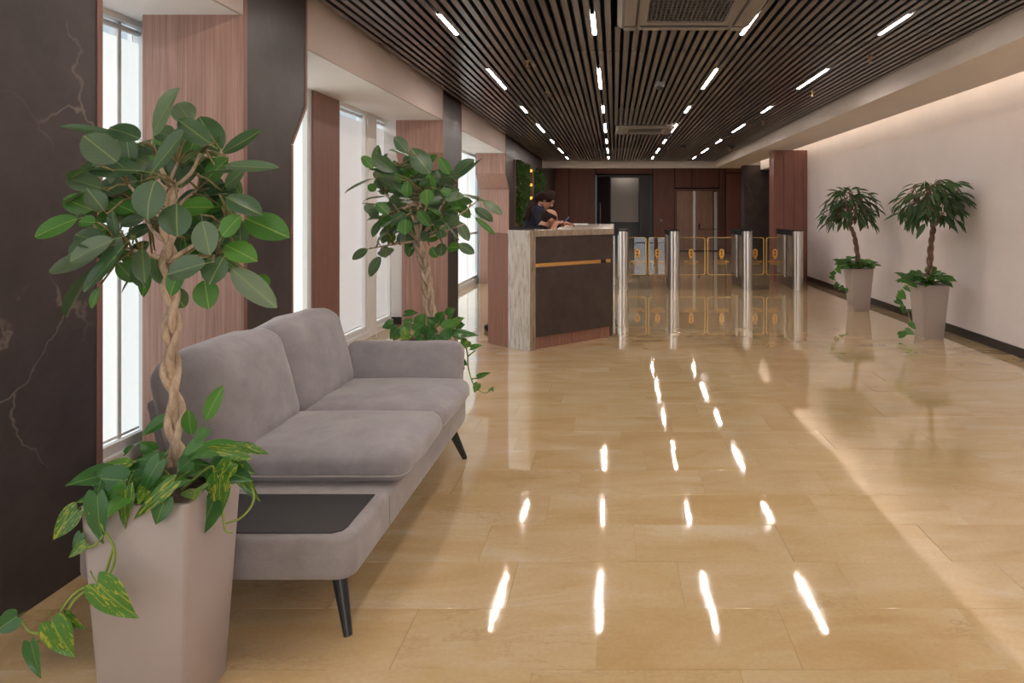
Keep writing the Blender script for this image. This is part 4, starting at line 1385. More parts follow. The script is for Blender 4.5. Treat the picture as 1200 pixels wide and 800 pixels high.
# --- the second rubber tree, behind the sofa's arm
rnd = random.Random(33)
Q = Vector((-1.135, 4.125, 0))
fic2 = thing('potted_rubber_tree', 'rubber tree in taupe planter behind the far arm of the sofa, by the blinds', 'potted plant', Q)
planter(fic2, Q.x, Q.y, 0.285, 0.22, 0.565, 0.0)
TY = 4.13
tp = [px(506, 388, TY), px(503, 360, TY), px(500, 330, TY), px(496, 305, TY), px(490, 282, TY)]
braided_trunk(fic2, tp, 0.024, 0.0155, 1.5, M['bark'], 4, 4)
ends = [px(450, 225, TY), px(470, 195, TY), px(505, 190, TY), px(535, 215, TY), px(520, 250, TY - .1), px(465, 255, TY + .1), px(545, 262, TY), px(430, 292, TY - .05), px(560, 235, TY), px(495, 225, TY - .12), px(500, 240, TY + .12)]
nodes = branches(fic2, tp[-1], ends, 0.0080, M['bark'], rnd)
Bq = [(548, 312, 492, 248, 62, 'n'), (560, 335, 472, 302, 36), (655, 412, 572, 300, 86, 'n'), (388, 388, 342, 332, 48, 'y'), (402, 385, 408, 288, 44), (435, 362, 457, 323, 28, 'w'), (485, 402, 398, 338, 62), (382, 440, 262, 492, 30), (488, 378, 528, 412, 36), (455, 472, 400, 445, 72), (470, 422, 378, 388, 34), (402, 492, 368, 468, 42, 'y'), (442, 520, 348, 526, 26), (462, 602, 408, 552, 52, 'y'), (412, 615, 372, 586, 48), (460, 615, 524, 662, 58, 'y'), (450, 655, 438, 605, 42, 'y'), (422, 636, 384, 702, 46), (602, 478, 532, 462, 42, 'y'), (640, 432, 680, 468, 50), (640, 442, 528, 438, 38), (640, 488, 640, 558, 62, 'y'), (702, 478, 688, 535, 42), (762, 428, 686, 442, 56), (745, 415, 702, 343, 46, 'y'), (768, 428, 852, 350, 72), (790, 437, 896, 358, 36), (768, 508, 908, 525, 28), (903, 540, 988, 594, 42), (868, 575, 944, 634, 46), (868, 620, 955, 692, 26, 'yw'), (592, 540, 548, 510, 52), (515, 542, 468, 528, 56), (540, 580, 622, 594, 48), (702, 602, 636, 645, 62), (610, 648, 538, 662, 36), (790, 558, 838, 614, 46, 'y'), (748, 560, 790, 592, 40), (790, 640, 834, 722, 46), (720, 640, 782, 724, 34), (738, 652, 782, 615, 60), (652, 690, 616, 724, 50), (702, 678, 712, 714, 44), (738, 762, 792, 752, 50, 'y'), (790, 745, 858, 784, 44), (710, 740, 705, 792, 52), (660, 760, 690, 802, 46, 'y'), (570, 720, 576, 764, 34), (530, 688, 508, 742, 36), (490, 698, 458, 732, 44, 'y'), (440, 698, 408, 742, 40), (500, 740, 560, 712, 40), (430, 758, 458, 792, 42),
      (362, 770, 290, 805, 50), (424, 805, 372, 888, 54, 'w'), (452, 762, 444, 792, 40), (350, 560, 400, 600, 46, 'f'), (560, 420, 500, 440, 60, 'f'), (600, 380, 660, 360, 60, 'f'), (680, 420, 740, 470, 60, 'f'), (520, 460, 470, 500, 60, 'f'), (560, 480, 600, 530, 60, 'f'), (700, 540, 740, 590, 60, 'f'), (640, 580, 600, 640, 60, 'f'), (480, 600, 440, 640, 60, 'yf'), (500, 640, 560, 680, 60, 'f'), (560, 640, 520, 590, 60, 'f'), (620, 700, 660, 660, 60, 'f'), (700, 700, 640, 720, 60, 'yf'), (740, 600, 780, 650, 60, 'f'), (600, 540, 640, 500, 60, 'f'), (660, 520, 720, 500, 60, 'f'), (440, 560, 500, 580, 60, 'f'), (540, 380, 560, 330, 56, 'f'), (420, 420, 460, 440, 50, 'yf'), (470, 480, 420, 500, 56, 'f'), (580, 600, 640, 610, 56, 'f'), (680, 620, 720, 660, 56, 'f'), (500, 520, 540, 560, 56, 'f'), (620, 460, 660, 490, 56, 'f'), (720, 460, 690, 400, 56, 'f'), (760, 520, 800, 580, 50, 'yf')]
for i in range(60):
    a, q = rnd.uniform(0, 6.28), math.sqrt(rnd.uniform(.02, .8))
    x0, y0 = 590 + 200 * q * math.cos(a), 550 + 200 * q * math.sin(a)
    a2 = a + rnd.uniform(-1.0, 1.0)
    l_ = rnd.uniform(58, 88)
    Bq.append((x0, y0, x0 + l_ * math.cos(a2), y0 + l_ * math.sin(a2), l_ * rnd.uniform(.55, .72), rnd.choice(['f', 'f', 'yf', ''])))
for i in range(34):
    a, q = rnd.uniform(0, 6.28), math.sqrt(rnd.uniform(.0, .7))
    x0, y0 = 590 + 190 * q * math.cos(a), 560 + 170 * q * math.sin(a)
    a2 = a + rnd.uniform(-1.2, 1.2)
    l_ = rnd.uniform(55, 85)
    Bq.append((x0, y0, x0 + l_ * math.cos(a2), y0 + l_ * math.sin(a2), l_ * rnd.uniform(.5, .7), rnd.choice(['n', 'ny', 'y', 'n'])))
feet = listed_leaves(fic2, Bq, TY, 0.20, (340, 100), 4.0, lambda f: 'young' if 'y' in f else 'ficus', rnd, 1.12)
twigs(fic2, nodes, feet, M['twig'], 0.0045)


def c6(x, y, Y):
    return px(360 + x / 4.0, 280 + y / 4.0, Y)


vp2 = [[(-1.1, 4.1, .57), c6(690, 430, 4.0), c6(720, 465, 3.98), c6(748, 520, 3.98), c6(755, 600, 3.98), c6(780, 680, 3.98), c6(828, 720, 3.98), c6(872, 700, 3.98)], [c6(755, 548, 3.98), c6(790, 520, 3.98)], [c6(770, 655, 3.98), c6(800, 652, 3.98)], [c6(850, 712, 3.98), c6(872, 688, 3.98)]]
for i in range(10):
    a = rnd.uniform(0, 6.28)
    vp2.append([(-1.13, 4.12, .56), (-1.13 + .10 * math.cos(a), 4.12 + .10 * math.sin(a), .66), (-1.13 + .2 * math.cos(a), 4.12 + .17 * math.sin(a), .60)])
vn2 = vine(fic2, vp2, 0.005)
P2 = [(752, 478, 722, 512, 58, 3.97, 'v'), (768, 510, 818, 495, 28, 3.97, 'p'), (720, 575, 750, 590, 36, 3.97, 'p'), (800, 645, 858, 625, 24, 3.97, 'p'), (800, 678, 782, 720, 34, 3.97, 'v'), (720, 600, 722, 632, 34, 3.97, 'p'), (688, 440, 800, 446, 40, 3.97, 'p'), (872, 705, 850, 705, 16, 3.97, 'p'),
      (400, 395, 350, 415, 44, 4.0, 'p'), (420, 420, 385, 470, 44, 4.0, 'p'), (430, 440, 400, 475, 40, 4.0, 'v'), (460, 350, 520, 345, 36, 4.2, 'y'), (520, 400, 545, 350, 60, 4.02, 'p'), (500, 430, 540, 400, 60, 3.98, 'p'), (575, 440, 575, 400, 56, 3.97, 'p'), (620, 380, 640, 340, 60, 4.05, 'p'), (660, 360, 690, 325, 60, 4.1, 'p'), (640, 420, 700, 380, 66, 3.98, 'p'), (680, 400, 730, 365, 50, 4.05, 'v'), (600, 450, 560, 490, 60, 3.95, 'p'), (620, 450, 660, 470, 60, 3.95, 'p'), (650, 430, 670, 470, 56, 3.95, 'p'), (470, 440, 440, 470, 56, 3.97, 'v'), (480, 400, 450, 380, 50, 4.1, 'p'), (540, 460, 505, 495, 50, 3.95, 'p'), (600, 400, 560, 370, 56, 4.1, 'p'), (700, 410, 735, 400, 50, 4.1, 'p'), (450, 410, 480, 440, 50, 4.05, 'p'), (560, 420, 520, 440, 60, 4.0, 'p'), (385, 490, 400, 500, 26, 4.0, 'v'), (700, 440, 730, 470, 44, 4.0, 'v')]
for (bx, by, tx, ty, w, Y, kd) in P2:
    put_leaf('variegated' if kd == 'v' else 'pothos', vn2, c6(bx, by, Y), c6(tx, ty, Y - .02), w / 4.0 / F * Y * 1.1, (rnd.uniform(-.3, .3), -1, rnd.uniform(.3, 1.0)), rnd)


# --- the two weeping figs by the right wall
def weeping_fig(Y, pcx, crown, n, label, seed, side, hang):
    r = random.Random(seed)
    cx = (pcx - 720) / F * Y
    root = thing('potted_weeping_fig', label, 'potted plant', (cx, Y, 0), 'potted weeping figs by the right wall')
    planter(root, cx, Y, 0.300, 0.215, 0.562, math.radians(3))
    cpx, cpy, rx, ry = crown
    C = px(cpx, cpy, Y)
    RX, RZ = rx / F * Y, ry / F * Y
    tx = cx + (C.x - cx) * .5
    tp = [Vector((cx, Y, .55)), Vector((cx + (tx - cx) * .3, Y, .75)), Vector((tx, Y, 1.0)), Vector((C.x, Y, C.z - RZ * .35))]
    braided_trunk(root, tp, 0.023, 0.0155, 2.2, M['barkdark'], 3, seed)
    ends = []
    for i in range(9):
        a = 2 * math.pi * i / 9 + r.uniform(-.2, .2)
        q = r.uniform(.35, .75)
        ends.append(C + Vector((RX * q * math.cos(a), RX * q * math.sin(a) * .9, RZ * r.uniform(.0, .7))))
    ends.append(C + Vector((0, 0, RZ * .75)))
    nodes = branches(root, tp[-1], ends, 0.009, M['barkdark'], r)
    feet = []
    for i in range(n):
        a = r.uniform(0, 2 * math.pi)
        u = r.random()
        el = math.asin(min(1, max(-.45, -0.45 + 1.45 * u)))
        q = r.uniform(.45, .95)
        B = C + Vector((RX * q * math.cos(el) * math.cos(a), RX * q * math.cos(el) * math.sin(a), RZ * q * math.sin(el) * 1.0 + RZ * .12))
        d = Vector((math.cos(a) * (0.55 + .3 * math.cos(el)), math.sin(a) * (0.55 + .3 * math.cos(el)), -0.95 + 1.15 * max(0, math.sin(el)) * r.uniform(.3, 1.0))) + Vector((r.uniform(-.5, .5), r.uniform(-.5, .5), r.uniform(-.3, .4)))
        d.normalize()
        ln = r.uniform(.115, .20)
        nr = Vector((math.cos(a), math.sin(a) - 0.3, 0.75))
        put_leaf('narrow', root, B, B + d * ln, ln * r.uniform(.24, .34), nr, r)
        feet.append(B - d * ln * .1)
    twigs(root, nodes, feet, M['barkdark'], 0.003)
    # pothos cushion and hanging vine
    paths = []
    h = [Vector(px(q[0], q[1], Y - .17)) for q in hang]
    paths.append([Vector((cx, Y, .56)), Vector((cx - .10, Y - .14, .63))] + h)
    for i in range(8):
        a = r.uniform(0, 6.28)
        paths.append([(cx, Y, .55), (cx + .09 * math.cos(a), Y + .09 * math.sin(a), .66), (cx + .19 * math.cos(a), Y + .17 * math.sin(a), .60)])
    v = vine(root, paths, 0.0045)
    for i in range(75):
        a = r.uniform(0, 6.28)
        rad = math.sqrt(r.random()) * .20
        B = Vector((cx + rad * math.cos(a) - .035 * side, Y + rad * math.sin(a) - .03, .585 + r.uniform(0, .15) * (1 - rad / .27)))
        d = Vector((math.cos(a) + r.uniform(-.5, .5), math.sin(a) - .4, r.uniform(-.4, .55))).normalized()
        ln = r.uniform(.09, .14)
        put_leaf('pothos', v, B, B + d * ln, ln * r.uniform(.62, .8), (r.uniform(-.3, .3), -.6, 1), r)
    hp = catmull(paths[0], 3)
    for i in range(5, len(hp)):
        if r.random() < .8:
            B = hp[i]
            d = Vector((r.uniform(-1, .8), -.4, r.uniform(-.8, .3))).normalized()
            ln = r.uniform(.07, .105)
            put_leaf('pothos', v, B, B + d * ln, ln * .72, (r.uniform(-.2, .2), -1, .3), r)
    return root


weeping_fig(7.19, 1088.5, (1094, 250, 42, 44), 235, 'nearer of the two weeping figs in taupe planters by the white wall, larger crown', 51, 1, [(1060, 336), (1050, 352), (1062, 362), (1066, 378), (1058, 390), (1052, 393)])
weeping_fig(9.17, 1006, (996, 253, 32, 34), 225, 'farther of the two weeping figs in taupe planters, close to the turnstiles', 52, 1, [(984, 312), (977, 322), (982, 332), (991, 338)])


# ------------------------------------------------------------------ reception desk
A_ = Vector((-0.816, 6.464))
f_ = Vector((0.743, 0.669))
n_ = Vector((-0.669, 0.743))            # inward from the front
S_ = Vector((-1.034, 6.637))
W_ = Vector((-1.2757, 6.882))
HT, HB = 1.144, 1.083
A2 = A_ + f_ * 0.085
B_ = A_ + f_ * 1.092
desk = thing('reception_desk', 'angled reception desk of grey stone and dark marble with a brass strip', 'reception desk', (A_.x + .4, A_.y + .4, 0))
T2 = lambda v: (v.x, v.y)
MB().prism([T2(A_), T2(A_ + f_ * .022), T2(S_ + f_ * 0.022), T2(S_)], 'Z', 0.0, HT, 0.001).build('stone_end_panel', M['stone'], desk)
MB().prism([T2(A_ + f_ * .0222), T2(A2), T2(S_ + f_ * 0.085), T2(S_ + f_ * .0222)], 'Z', 0.0, HT, 0.001).build('stone_edge', M['stonebrown'], desk)
MB().prism([T2(A2), T2(B_), (-0.006, 9.75), (-0.75, 9.75), (-0.62, 7.55), T2(S_ + f_ * 0.60), T2(S_ + f_ * 0.0855)], 'Z', HB, HT, 0.002).build('stone_countertop', M['stonebrown'], desk)


def front_slab(t0, t1, in0, in1, z0, z1, name, mat, par, bev=0.0015):
    p = [A_ + f_ * t0 + n_ * in0, A_ + f_ * t1 + n_ * in0, A_ + f_ * t1 + n_ * in1, A_ + f_ * t0 + n_ * in1]
    return MB().prism([T2(q) for q in p], 'Z', z0, z1, bev).build(name, mat, par)


body = front_slab(0.087, 1.07, 0.055, 0.16, 0.002, HB - 0.001, 'body', M['blackplastic'], desk)
front_slab(0.087, 1.083, 0.010, 0.050, 0.826, HB - 0.002, 'marble_panel', M['deskmarble'], desk)
front_slab(0.087, 1.083, 0.010, 0.050, 0.120, 0.784, 'marble_panel', M['deskmarble'], desk)
st = front_slab(0.087, 1.075, 0.030, 0.052, 0.786, 0.824, 'brass_strip', M['gold'], desk, 0.001)
front_slab(0.94, 1.00, 0.024, 0.030, 0.786, 0.824, 'dark_socket', M['blackplastic'], st, 0.0)
front_slab(0.087, 1.065, 0.040, 0.054, 0.0, 0.118, 'wood_plinth', M['wooddesk'], desk)
dw = (W_ - S_).normalized()
nw = Vector((-dw.y, dw.x)) * -1
MB().prism([T2(S_ + dw * 0.001), T2(W_), T2(W_ + nw * 0.05), T2(S_ + dw * 0.001 + nw * 0.05)], 'Z', 0.0, 1.112, 0.002).build('wood_side_panel', M['wooddesk'], desk)
MB().prism([(-0.05, 7.3), (-0.02, 7.3), (-0.02, 9.7), (-0.05, 9.7)], 'Z', 0.0, HB - 0.001).build('wing_panel', M['deskmarble'], desk)
MB().prism([(-0.72, 9.68), (-0.05, 9.68), (-0.05, 9.72), (-0.72, 9.72)], 'Z', 0.0, HB - 0.001).build('wing_end_panel', M['wooddesk'], desk)
pp = MB().box(-0.66, -0.36, 9.0, 9.42, HT + 0.001, HT + 0.012, 0.001).build('paper_stack', M['paper'])
tag(pp, 'white papers lying on the stone counter in front of the man', 'papers')

# ------------------------------------------------------------------ office chair
CH = Vector((-1.14, 7.80, 0))
ch = thing('office_chair', 'black office chair behind the desk, one caster showing past the wood side', 'chair', CH)
MB().tube([CH + Vector((0, 0, .09)), CH + Vector((0, 0, .52))], 0.026, 12).build('gas_column', M['blackplastic'], ch, True)
base_block(CH.x - .22, CH.x + .22, CH.y - .22, CH.y + .22, .52, .585, .08, .02).build('seat', M['blackcloth'], ch, True, 60)
cushion((CH.x - .245, CH.y, .80), (.03, .20, .16), .028, 0, 8).build('backrest', M['blackcloth'], ch, True)
MB().tube([CH + Vector((-.10, 0, .54)), CH + Vector((-.28, 0, .58)), CH + Vector((-.285, 0, .80))], .014, 8).build('back_support', M['blackplastic'], ch, True)
a0 = math.atan2(7.575 - CH.y, -1.43 - CH.x)
for i in range(5):
    a = a0 + i * 2 * math.pi / 5
    d = Vector((math.cos(a), math.sin(a), 0))
    s = Vector((-d.y, d.x, 0))
    lg = MB().tube([CH + Vector((0, 0, .11)), CH + d * .33 + Vector((0, 0, .082))], [.026, .018], 8).build('leg', M['blackplastic'], ch, True)
    w = MB()
    for k in (-1, 1):
        w.tube([CH + d * .345 + s * (.010 * k) + Vector((0, 0, .031)), CH + d * .345 + s * (.026 * k) + Vector((0, 0, .031))], .031, 16)
    w.tube([CH + d * .335 + Vector((0, 0, .04)), CH + d * .335 + Vector((0, 0, .09))], .008, 8)
    w.build('caster', M['blackplastic'], lg, True, 40)


# ------------------------------------------------------------------ people
def remesh(o, vox, it=6):
    m = o.modifiers.new('fuse', 'REMESH')
    m.mode = 'VOXEL'
    m.voxel_size = vox
    m.use_smooth_shade = True
    s = o.modifiers.new('soften', 'SMOOTH')
    s.iterations = it
    s.factor = 0.5
    return o


def head(b, c, R):
    """Head in its own frame: y forward, z up."""
    P = lambda x, y, z: c + R @ Vector((x, y, z))
    b.ball(P(0, -.008, .022), (.076, .094, .096), 18, 14, R)
    b.ball(P(0, .022, -.035), (.058, .066, .078), 16, 12, R)
    b.ball(P(0, .062, -.088), (.030, .026, .024), 12, 8, R)
    b.tube([P(0, .088, .018), P(0, .108, -.022)], [.008, .014], 8)
    b.ball(P(0, .106, -.026), (.016, .014, .011), 10, 8, R)
    for s in (-1, 1):
        b.ball(P(.078 * s, -.006, -.012), (.011, .022, .033), 10, 8, R)
        b.ball(P(.034 * s, .080, .012), (.018, .010, .012), 10, 8, R)
        b.tube([P(.016 * s, .092, .033), P(.055 * s, .074, .034)], [.009, .007], 8)
    b.ball(P(0, .086, -.056), (.026, .012, .007), 12, 8, R)
    b.ball(P(0, .084, -.067), (.023, .012, .007), 12, 8, R)


def hand(b, wrist, d, nrm, side, grip=0.5):
    """d: along the hand, nrm: back of the hand, side: +1 thumb toward d x nrm."""
    d, nrm = d.normalized(), nrm.normalized()
    s = d.cross(nrm).normalized() * side
    nrm = s.cross(d).normalized() * side
    b.tube([wrist, wrist + d * .03], [.024, .027], 10)
    Rm = Matrix((s, d, nrm)).transposed()
    b.ball(wrist + d * .05, (.040, .050, .016), 12, 8, Rm)
    for k, (off, ln) in enumerate(((.030, .072), (.010, .080), (-.010, .074), (-.029, .058))):
        p0 = wrist + d * .085 + s * off
        p1 = p0 + (d * math.cos(grip * .6) - nrm * math.sin(grip * .6)) * ln * .45
        p2 = p1 + (d * math.cos(grip * 1.4) - nrm * math.sin(grip * 1.4)) * ln * .32
        p3 = p2 + (d * math.cos(grip * 2.1) - nrm * math.sin(grip * 2.1)) * ln * .25
        b.limb([p0, p1, p2, p3], [.0095, .009, .0082, .007], 8)
    t0 = wrist + d * .030 + s * .030
    t1 = t0 + (s * .75 + d * .6 - nrm * .2) * .036
    t2 = t1 + (s * .25 + d * .95 - nrm * .35) * .030
    b.limb([t0, t1, t2], [.013, .011, .009], 8)


def frame_of(fwd, up=(0, 0, 1)):
    y = Vector(fwd).normalized()
    x = y.cross(Vector(up)).normalized()
    z = x.cross(y)
    return Matrix((x, y, z)).transposed()


# man: seated at the counter, seen from behind his right shoulder, writing
hm = Vector((-0.762, 8.03, 1.232))
Rm = frame_of((0.80, 0.42, -0.45))
fw = Vector((.90, .43, 0)).normalized()
lf_ = Vector((-.43, .90, 0))
pel = Vector((-1.10, 7.85, .665))
neck = Vector((-.845, 7.985, 1.115))
chest = Vector((-.945, 7.93, .985))
shR = chest - lf_ * .185 + Vector((.03, .01, .075))
shL = chest + lf_ * .185 + Vector((.03, .01, .075))
elR, wrR = Vector((-.74, 7.70, 1.01)), Vector((-.675, 7.90, 1.185))
elL, wrL = Vector((-.80, 8.22, 1.02)), Vector((-.60, 8.20, 1.180))
hipR, hipL = pel - lf_ * .09, pel + lf_ * .09
knR, knL = hipR + fw * .40 + Vector((0, 0, -.03)), hipL + fw * .40 + Vector((0, 0, -.03))
anR, anL = knR + fw * -.05 + Vector((0, 0, -.545)), knL + fw * -.03 + Vector((0, 0, -.545))
b = MB()
head(b, hm, Rm)
b.tube([neck - Vector((.03, .01, .03)), hm + Rm @ Vector((0, -.03, -.05))], [.060, .052], 14)
b.limb([pel, pel.lerp(chest, .5), chest], [.145, .135, .145])
b.limb([chest, shR], [.10, .062]).limb([chest, shL], [.10, .062])
b.limb([shR, elR, wrR], [.056, .043, .027]).limb([shL, elL, wrL], [.056, .043, .027])
hand(b, wrR, Vector((.55, .8, .05)), Vector((-.3, -.2, 1)), -1, .75)
hand(b, wrL, Vector((.9, .2, -.1)), Vector((0, .1, 1)), 1, .5)
b.limb([hipR, knR, anR], [.085, .058, .042]).limb([hipL, knL, anL], [.085, .058, .042])
for an in (anR, anL):
    b.limb([an + Vector((0, 0, -.03)), an + fw * .13 + Vector((0, 0, -.055))], [.042, .034])
man = remesh(b.build('person', M['skin'], None, True), .0065)
tag(man, 'seated person in black with balding dark hair, bent over the desk writing', 'person')
b = MB()
b.limb([pel + Vector((0, 0, -.02)), pel.lerp(chest, .5), chest], [.165, .158, .168])
b.limb([chest, shR], [.13, .078]).limb([chest, shL], [.13, .078])
b.limb([shR, elR, elR.lerp(wrR, .35)], [.074, .058, .052]).limb([shL, elL, elL.lerp(wrL, .8)], [.074, .058, .044])
b.limb([chest, neck], [.12, .070])
remesh(b.build('shirt', M['blackcloth'], man, True), .010)
b = MB()
b.limb([pel, hipR, knR, anR + Vector((0, 0, .05))], [.15, .105, .075, .062]).limb([pel, hipL, knL, anL + Vector((0, 0, .05))], [.15, .105, .075, .062])
remesh(b.build('trousers', M['blackcloth'], man, True), .010)
b = MB()
P = lambda x, y, z: hm + Rm @ Vector((x, y, z))
# ring of hair around a bald crown
for k in range(40):
    dg_ = -118 + 236 * k / 39
    a = math.radians(dg_) - math.pi / 2
    for e in (-46, -36, -26, -16, -6, 4, 14, 22):
        er = math.radians(e)
        if e < min(-5, -46 + 46 * max(0, abs(dg_) - 55) / 30) or e > 24 - 6 * abs(dg_) / 112:
            continue
        b.ball(P(.079 * math.cos(er) * math.cos(a), -.008 + .098 * math.cos(er) * math.sin(a), .020 + .098 * math.sin(er)), .016, 8, 6)
remesh(b.build('hair', M['hair'], man, True), .006, 3)
b = MB()
for an in (anR, anL):
    b.limb([an + Vector((0, 0, -.012)), an + fw * .06 + Vector((0, 0, -.035)), an + fw * .17 + Vector((0, 0, -.052))], [.052, .046, .038])
sh = b.build('shoes', M['leg'], man, True)
remesh(sh, .010)
zmin = min(v.co.z for v in sh.data.vertices)
pen = MB().tube([wrR + Vector((.07, .10, .005)), wrR + Vector((.145, .115, .075))], .0055, 8).build('pen', M['bluepen'], None, True)
tag(pen, 'blue pen held in the hand of the seated person', 'pen')

# woman: standing behind the man, bent forward over the counter
hw = Vector((-.855, 8.62, 1.478))
Rw = frame_of((0.78, 0.02, -0.68))
fw = Vector((.99, -.1, 0)).normalized()
lf_ = Vector((.1, .99, 0))
pel = Vector((-1.09, 8.66, .93))
chest = Vector((-.985, 8.64, 1.27))
neck = Vector((-.915, 8.63, 1.405))
shR, shL = chest - lf_ * .155 + Vector((.03, 0, .065)), chest + lf_ * .155 + Vector((.03, 0, .065))
elR, wrR = Vector((-.90, 8.46, 1.10)), Vector((-.735, 8.60, 1.185))
elL, wrL = Vector((-.88, 8.84, 1.12)), Vector((-.70, 8.82, 1.185))
hipR, hipL = pel - lf_ * .085, pel + lf_ * .085
knR, knL = hipR + Vector((.05, 0, -.42)), hipL + Vector((.05, 0, -.42))
anR, anL = Vector((hipR.x, hipR.y, .085)), Vector((hipL.x, hipL.y, .085))
b = MB()
head(b, hw, Rw)
b.tube([neck - Vector((.03, 0, .03)), hw + Rw @ Vector((0, -.03, -.05))], [.048, .044], 14)
b.limb([pel, pel.lerp(chest, .5), chest], [.130, .108, .120])
b.limb([chest, shR], [.085, .050]).limb([chest, shL], [.085, .050])
b.limb([shR, elR, wrR], [.045, .036, .023]).limb([shL, elL, wrL], [.045, .036, .023])
hand(b, wrR, Vector((.95, .25, -.12)), Vector((0, 0, 1)), -1, .45)
hand(b, wrL, Vector((.95, -.1, -.12)), Vector((0, 0, 1)), 1, .45)
b.limb([hipR, knR, anR], [.088, .056, .038]).limb([hipL, knL, anL], [.088, .056, .038])
for an in (anR, anL):
    b.limb([an + Vector((0, 0, -.03)), an + fw * .13 + Vector((0, 0, -.055))], [.038, .030])
wom = remesh(b.build('person', M['skin'], None, True), .0065)
tag(wom, 'standing person with long brown hair and navy top with white collar, leaning down', 'person')
b = MB()
b.limb([pel + Vector((0, 0, .0)), pel.lerp(chest, .5), chest], [.150, .128, .142])
b.limb([chest, shR], [.105, .064]).limb([chest, shL], [.105, .064]).limb([chest, neck], [.10, .056])
b.limb([shR, elR, elR.lerp(wrR, .5)], [.060, .048, .040]).limb([shL, elL, elL.lerp(wrL, .5)], [.060, .048, .040])
top_ = remesh(b.build('top', M['navy'], wom, True), .010)
Rc = frame_of((neck - chest).normalized(), (0, 1, 0))
ring = [neck + Vector((-.012, 0, -.005)) + (Rc @ Vector((math.cos(t) * .052, 0, math.sin(t) * .052))) for t in [2 * math.pi * i / 24 for i in range(25)]]
MB().tube(ring, .0065, 8, False).build('white_collar', M['whitetrim'], top_, True)
b = MB()
b.limb([pel, hipR, knR, anR + Vector((0, 0, .05))], [.14, .105, .072, .058]).limb([pel, hipL, knL, anL + Vector((0, 0, .05))], [.14, .105, .072, .058])
remesh(b.build('trousers', M['blackcloth'], wom, True), .010)
b = MB()
P = lambda x, y, z: hw + Rw @ Vector((x, y, z))
for k in range(26):
    u = k / 25 * 2 - 1
    a = math.radians(104 * u)
    pts = [P(.02 * math.sin(a), .050, .105), P(.084 * math.sin(a), .05 - .055 * math.cos(a), .030 + .085 * math.cos(a * .7)), P(.094 * math.sin(a), -.02 - .095 * math.cos(a), .0)]
    e1 = chest + Vector((-.05 - .07 * math.cos(a), .13 * math.sin(a), .10))
    e2 = chest + Vector((-.10 - .06 * math.cos(a), .13 * math.sin(a), -.05 - .03 * math.cos(3 * a)))
    q = catmull(pts + [pts[-1].lerp(e1, .5) + Vector((-.02, 0, 0)), e1, e2], 4)
    b.tube(q, [.016 * (1 - .3 * i / len(q)) for i in range(len(q))], 7)
b.ball(P(0, -.012, .030), (.084, .098, .100), 16, 12, Rw)
remesh(b.build('long_hair', M['hairbrown'], wom, True), .008, 3)
b = MB()
for an in (anR, anL):
    b.limb([an + Vector((0, 0, -.012)), an + fw * .06 + Vector((0, 0, -.035)), an + fw * .17 + Vector((0, 0, -.052))], [.046, .042, .032])
remesh(b.build('shoes', M['leg'], wom, True), .010)


# ------------------------------------------------------------------ turnstiles
def text_mesh(body, size, depth):
    cu = bpy.data.curves.new('lettering', 'FONT')
    cu.body = body
    cu.size = size
    cu.extrude = depth
    cu.align_x = 'CENTER'
    cu.resolution_u = 3
    o = bpy.data.objects.new('lettering', cu)
    COL.objects.link(o)
    dg = bpy.context.evaluated_depsgraph_get()
    me = bpy.data.meshes.new_from_object(o.evaluated_get(dg))
    bpy.data.objects.remove(o)
    me.name = 'lettering'
    me.materials.clear()
    me.materials.append(M['goldprint'])
    return me


TXT = text_mesh('ARTONA', 0.062, 0.0012)
TYF, TYB, TYW = 11.44, 12.70, 12.10


def round_rect(x0, x1, z0, z1, r, n=5):
    pts = []
    for (cx, cz, q) in ((x1 - r, z1 - r, 0), (x0 + r, z1 - r, 1), (x0 + r, z0 + r, 2), (x1 - r, z0 + r, 3)):
        for i in range(n + 1):
            a = math.pi / 2 * (q + i / n)
            pts.append((cx + r * math.cos(a), cz + r * math.sin(a)))
    return pts


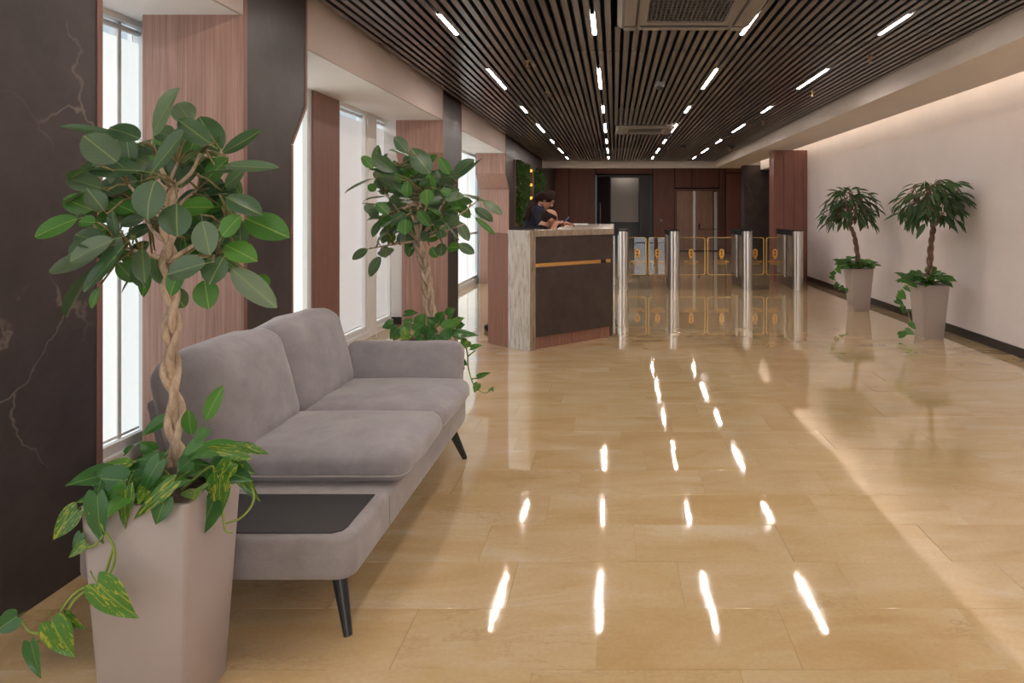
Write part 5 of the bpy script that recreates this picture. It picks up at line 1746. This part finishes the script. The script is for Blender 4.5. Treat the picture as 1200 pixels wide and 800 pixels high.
def wing(t, x0, x1, free):
    """Glass wing of a turnstile from x0 to x1; free: the side (+1 right, -1 left) that meets the other wing."""
    z0, z1 = .195, .862
    g = MB().prism(round_rect(x0, x1, z0, z1, .045), 'Y', TYW - .005, TYW + .005).build('glass_wing', M['glass'], t)
    out = round_rect(x0, x1, z0, z1, .045)
    wv = .017
    inn = round_rect(x0 + (wv if free < 0 else .005), x1 - (wv if free > 0 else .005), z0 + .008, z1 - .008, .038)
    b = MB()
    n = len(out)
    vs = [(p[0], TYW - .0075, p[1]) for p in out] + [(p[0], TYW - .0075, p[1]) for p in inn] + [(p[0], TYW + .0075, p[1]) for p in out] + [(p[0], TYW + .0075, p[1]) for p in inn]
    fs = []
    for k in range(n):
        j = (k + 1) % n
        fs += [(k, j, n + j, n + k), (2 * n + k, 3 * n + k, 3 * n + j, 2 * n + j), (k, 2 * n + k, 2 * n + j, j), (n + k, n + j, 3 * n + j, 3 * n + k)]
    b.add(vs, fs)
    b.build('gold_edge', M['goldline'], g)
    cx = (x0 + x1) / 2 + (.0 if abs(x1 - x0) < .4 else 0)
    yy = TYW - .0065
    e = MB().prism(round_rect(cx - .042, cx + .042, .505, .658, .040), 'Y', yy - .001, yy + .001)
    e.prism([(cx - .030, .500), (cx - .022, .480), (cx + .022, .480), (cx + .030, .500)], 'Y', yy - .001, yy + .001)
    em = e.build('emblem', M['goldprint'], g)
    for zz in (.555, .608):
        MB().prism([(cx + .019 * math.cos(t * math.pi / 6), zz + .021 * math.sin(t * math.pi / 6)) for t in range(12)], 'Y', yy - .0022, yy - .0011).build('emblem_ring', M['woodedge'], em)
    lo = inst('lettering', TXT, g, Matrix.Translation((cx, yy, .412)) @ Matrix.Rotation(math.pi / 2, 4, 'X'))
    MB().box(cx - .085, cx + .085, yy - .001, yy + .001, .388, .397).build('lettering_rule', M['goldprint'], g)


XT = [(0.070, 0.240), (0.930, 1.100), (2.160, 2.330), (3.010, 3.185)]
TL = ['steel turnstile closest to the reception desk, leftmost of the row', 'steel turnstile left of the wide middle lane, second from desk', 'steel turnstile right of the wide middle lane', 'rightmost steel turnstile, beside the wood pilaster and white wall']
for i, (a, b_) in enumerate(XT):
    cx = (a + b_) / 2
    t = thing('turnstile', TL[i], 'turnstile', (cx, (TYF + TYB) / 2, 0), 'row of access turnstiles')
    R_ = (b_ - a) / 2
    # rounded front post
    prof = []
    for k in range(13):
        an = math.pi + math.pi * k / 12
        prof.append((cx + R_ * math.cos(an), TYF + R_ * 1.0 + R_ * math.sin(an)))
    prof += [(cx + R_, TYF + R_ + .055), (cx - R_, TYF + R_ + .055)]
    fp = MB().prism(prof, 'Z', 0.0, .985).build('front_post', M['steel'], t, True, 35)
    for s in (-1, 1):
        MB().box(cx + s * .040 - .003, cx + s * .040 + .003, TYF + R_ - math.sqrt(R_ * R_ - .04 ** 2) - .0015, TYF + R_, .004, .98).build('post_groove', M['darksteel'], fp)
    MB().prism([(p[0], p[1]) for p in prof], 'Z', .986, 1.0).build('post_cap', M['blackgloss'], fp, True, 35)
    MB().box(cx - .062, cx + .062, TYF + R_ + .056, TYB, 0.0, .200, .003).build('plinth', M['darksteel'], t)
    MB().box(cx - .055, cx + .055, TYF + R_ + .056, TYB - .02, .201, .900, .003).build('body', M['darksteel'], t)
    for s in (-1, 1):
        for (y0, y1) in ((TYF + .18, TYF + .40), (TYB - .40, TYB - .02)):
            MB().box(cx + s * .056, cx + s * .068, y0, y1, .202, .898, .003).build('side_panel', M['steel'], t)
        MB().tube([(cx + s * .075, TYW, .16), (cx + s * .075, TYW, .905)], .022, 14).build('hinge_post', M['steel'], t, True, 40)
    MB().box(cx - R_ + .004, cx + R_ - .004, TYF + R_ + .057, TYB + .01, .902, 1.003, .006).build('top_cap', M['blackgloss'], t)
    if i > 0:
        x0p = (XT[i - 1][1] + a) / 2 + .016
        wing(t, x0p, a - .005, -1)
    if i < 3:
        x1p = (b_ + XT[i + 1][0]) / 2 - .016
        wing(t, b_ + .005, x1p, 1)

gb = thing('glass_barrier', 'clear glass barrier with steel posts between the desk and the first turnstile', 'barrier', (-0.45, 12.3, 0))
MB().box(-.86, -.02, 12.295, 12.305, .12, .84).build('glass_pane', M['glass'], gb)
for x in (-.88, .0):
    MB().tube([(x, 12.3, 0), (x, 12.3, .88)], .02, 12).build('post', M['steel'], gb, True, 40)
for z in (.77, .855):
    MB().tube([(-.88, 12.3, z), (.0, 12.3, z)], .014, 10).build('rail', M['steel'], gb, True)
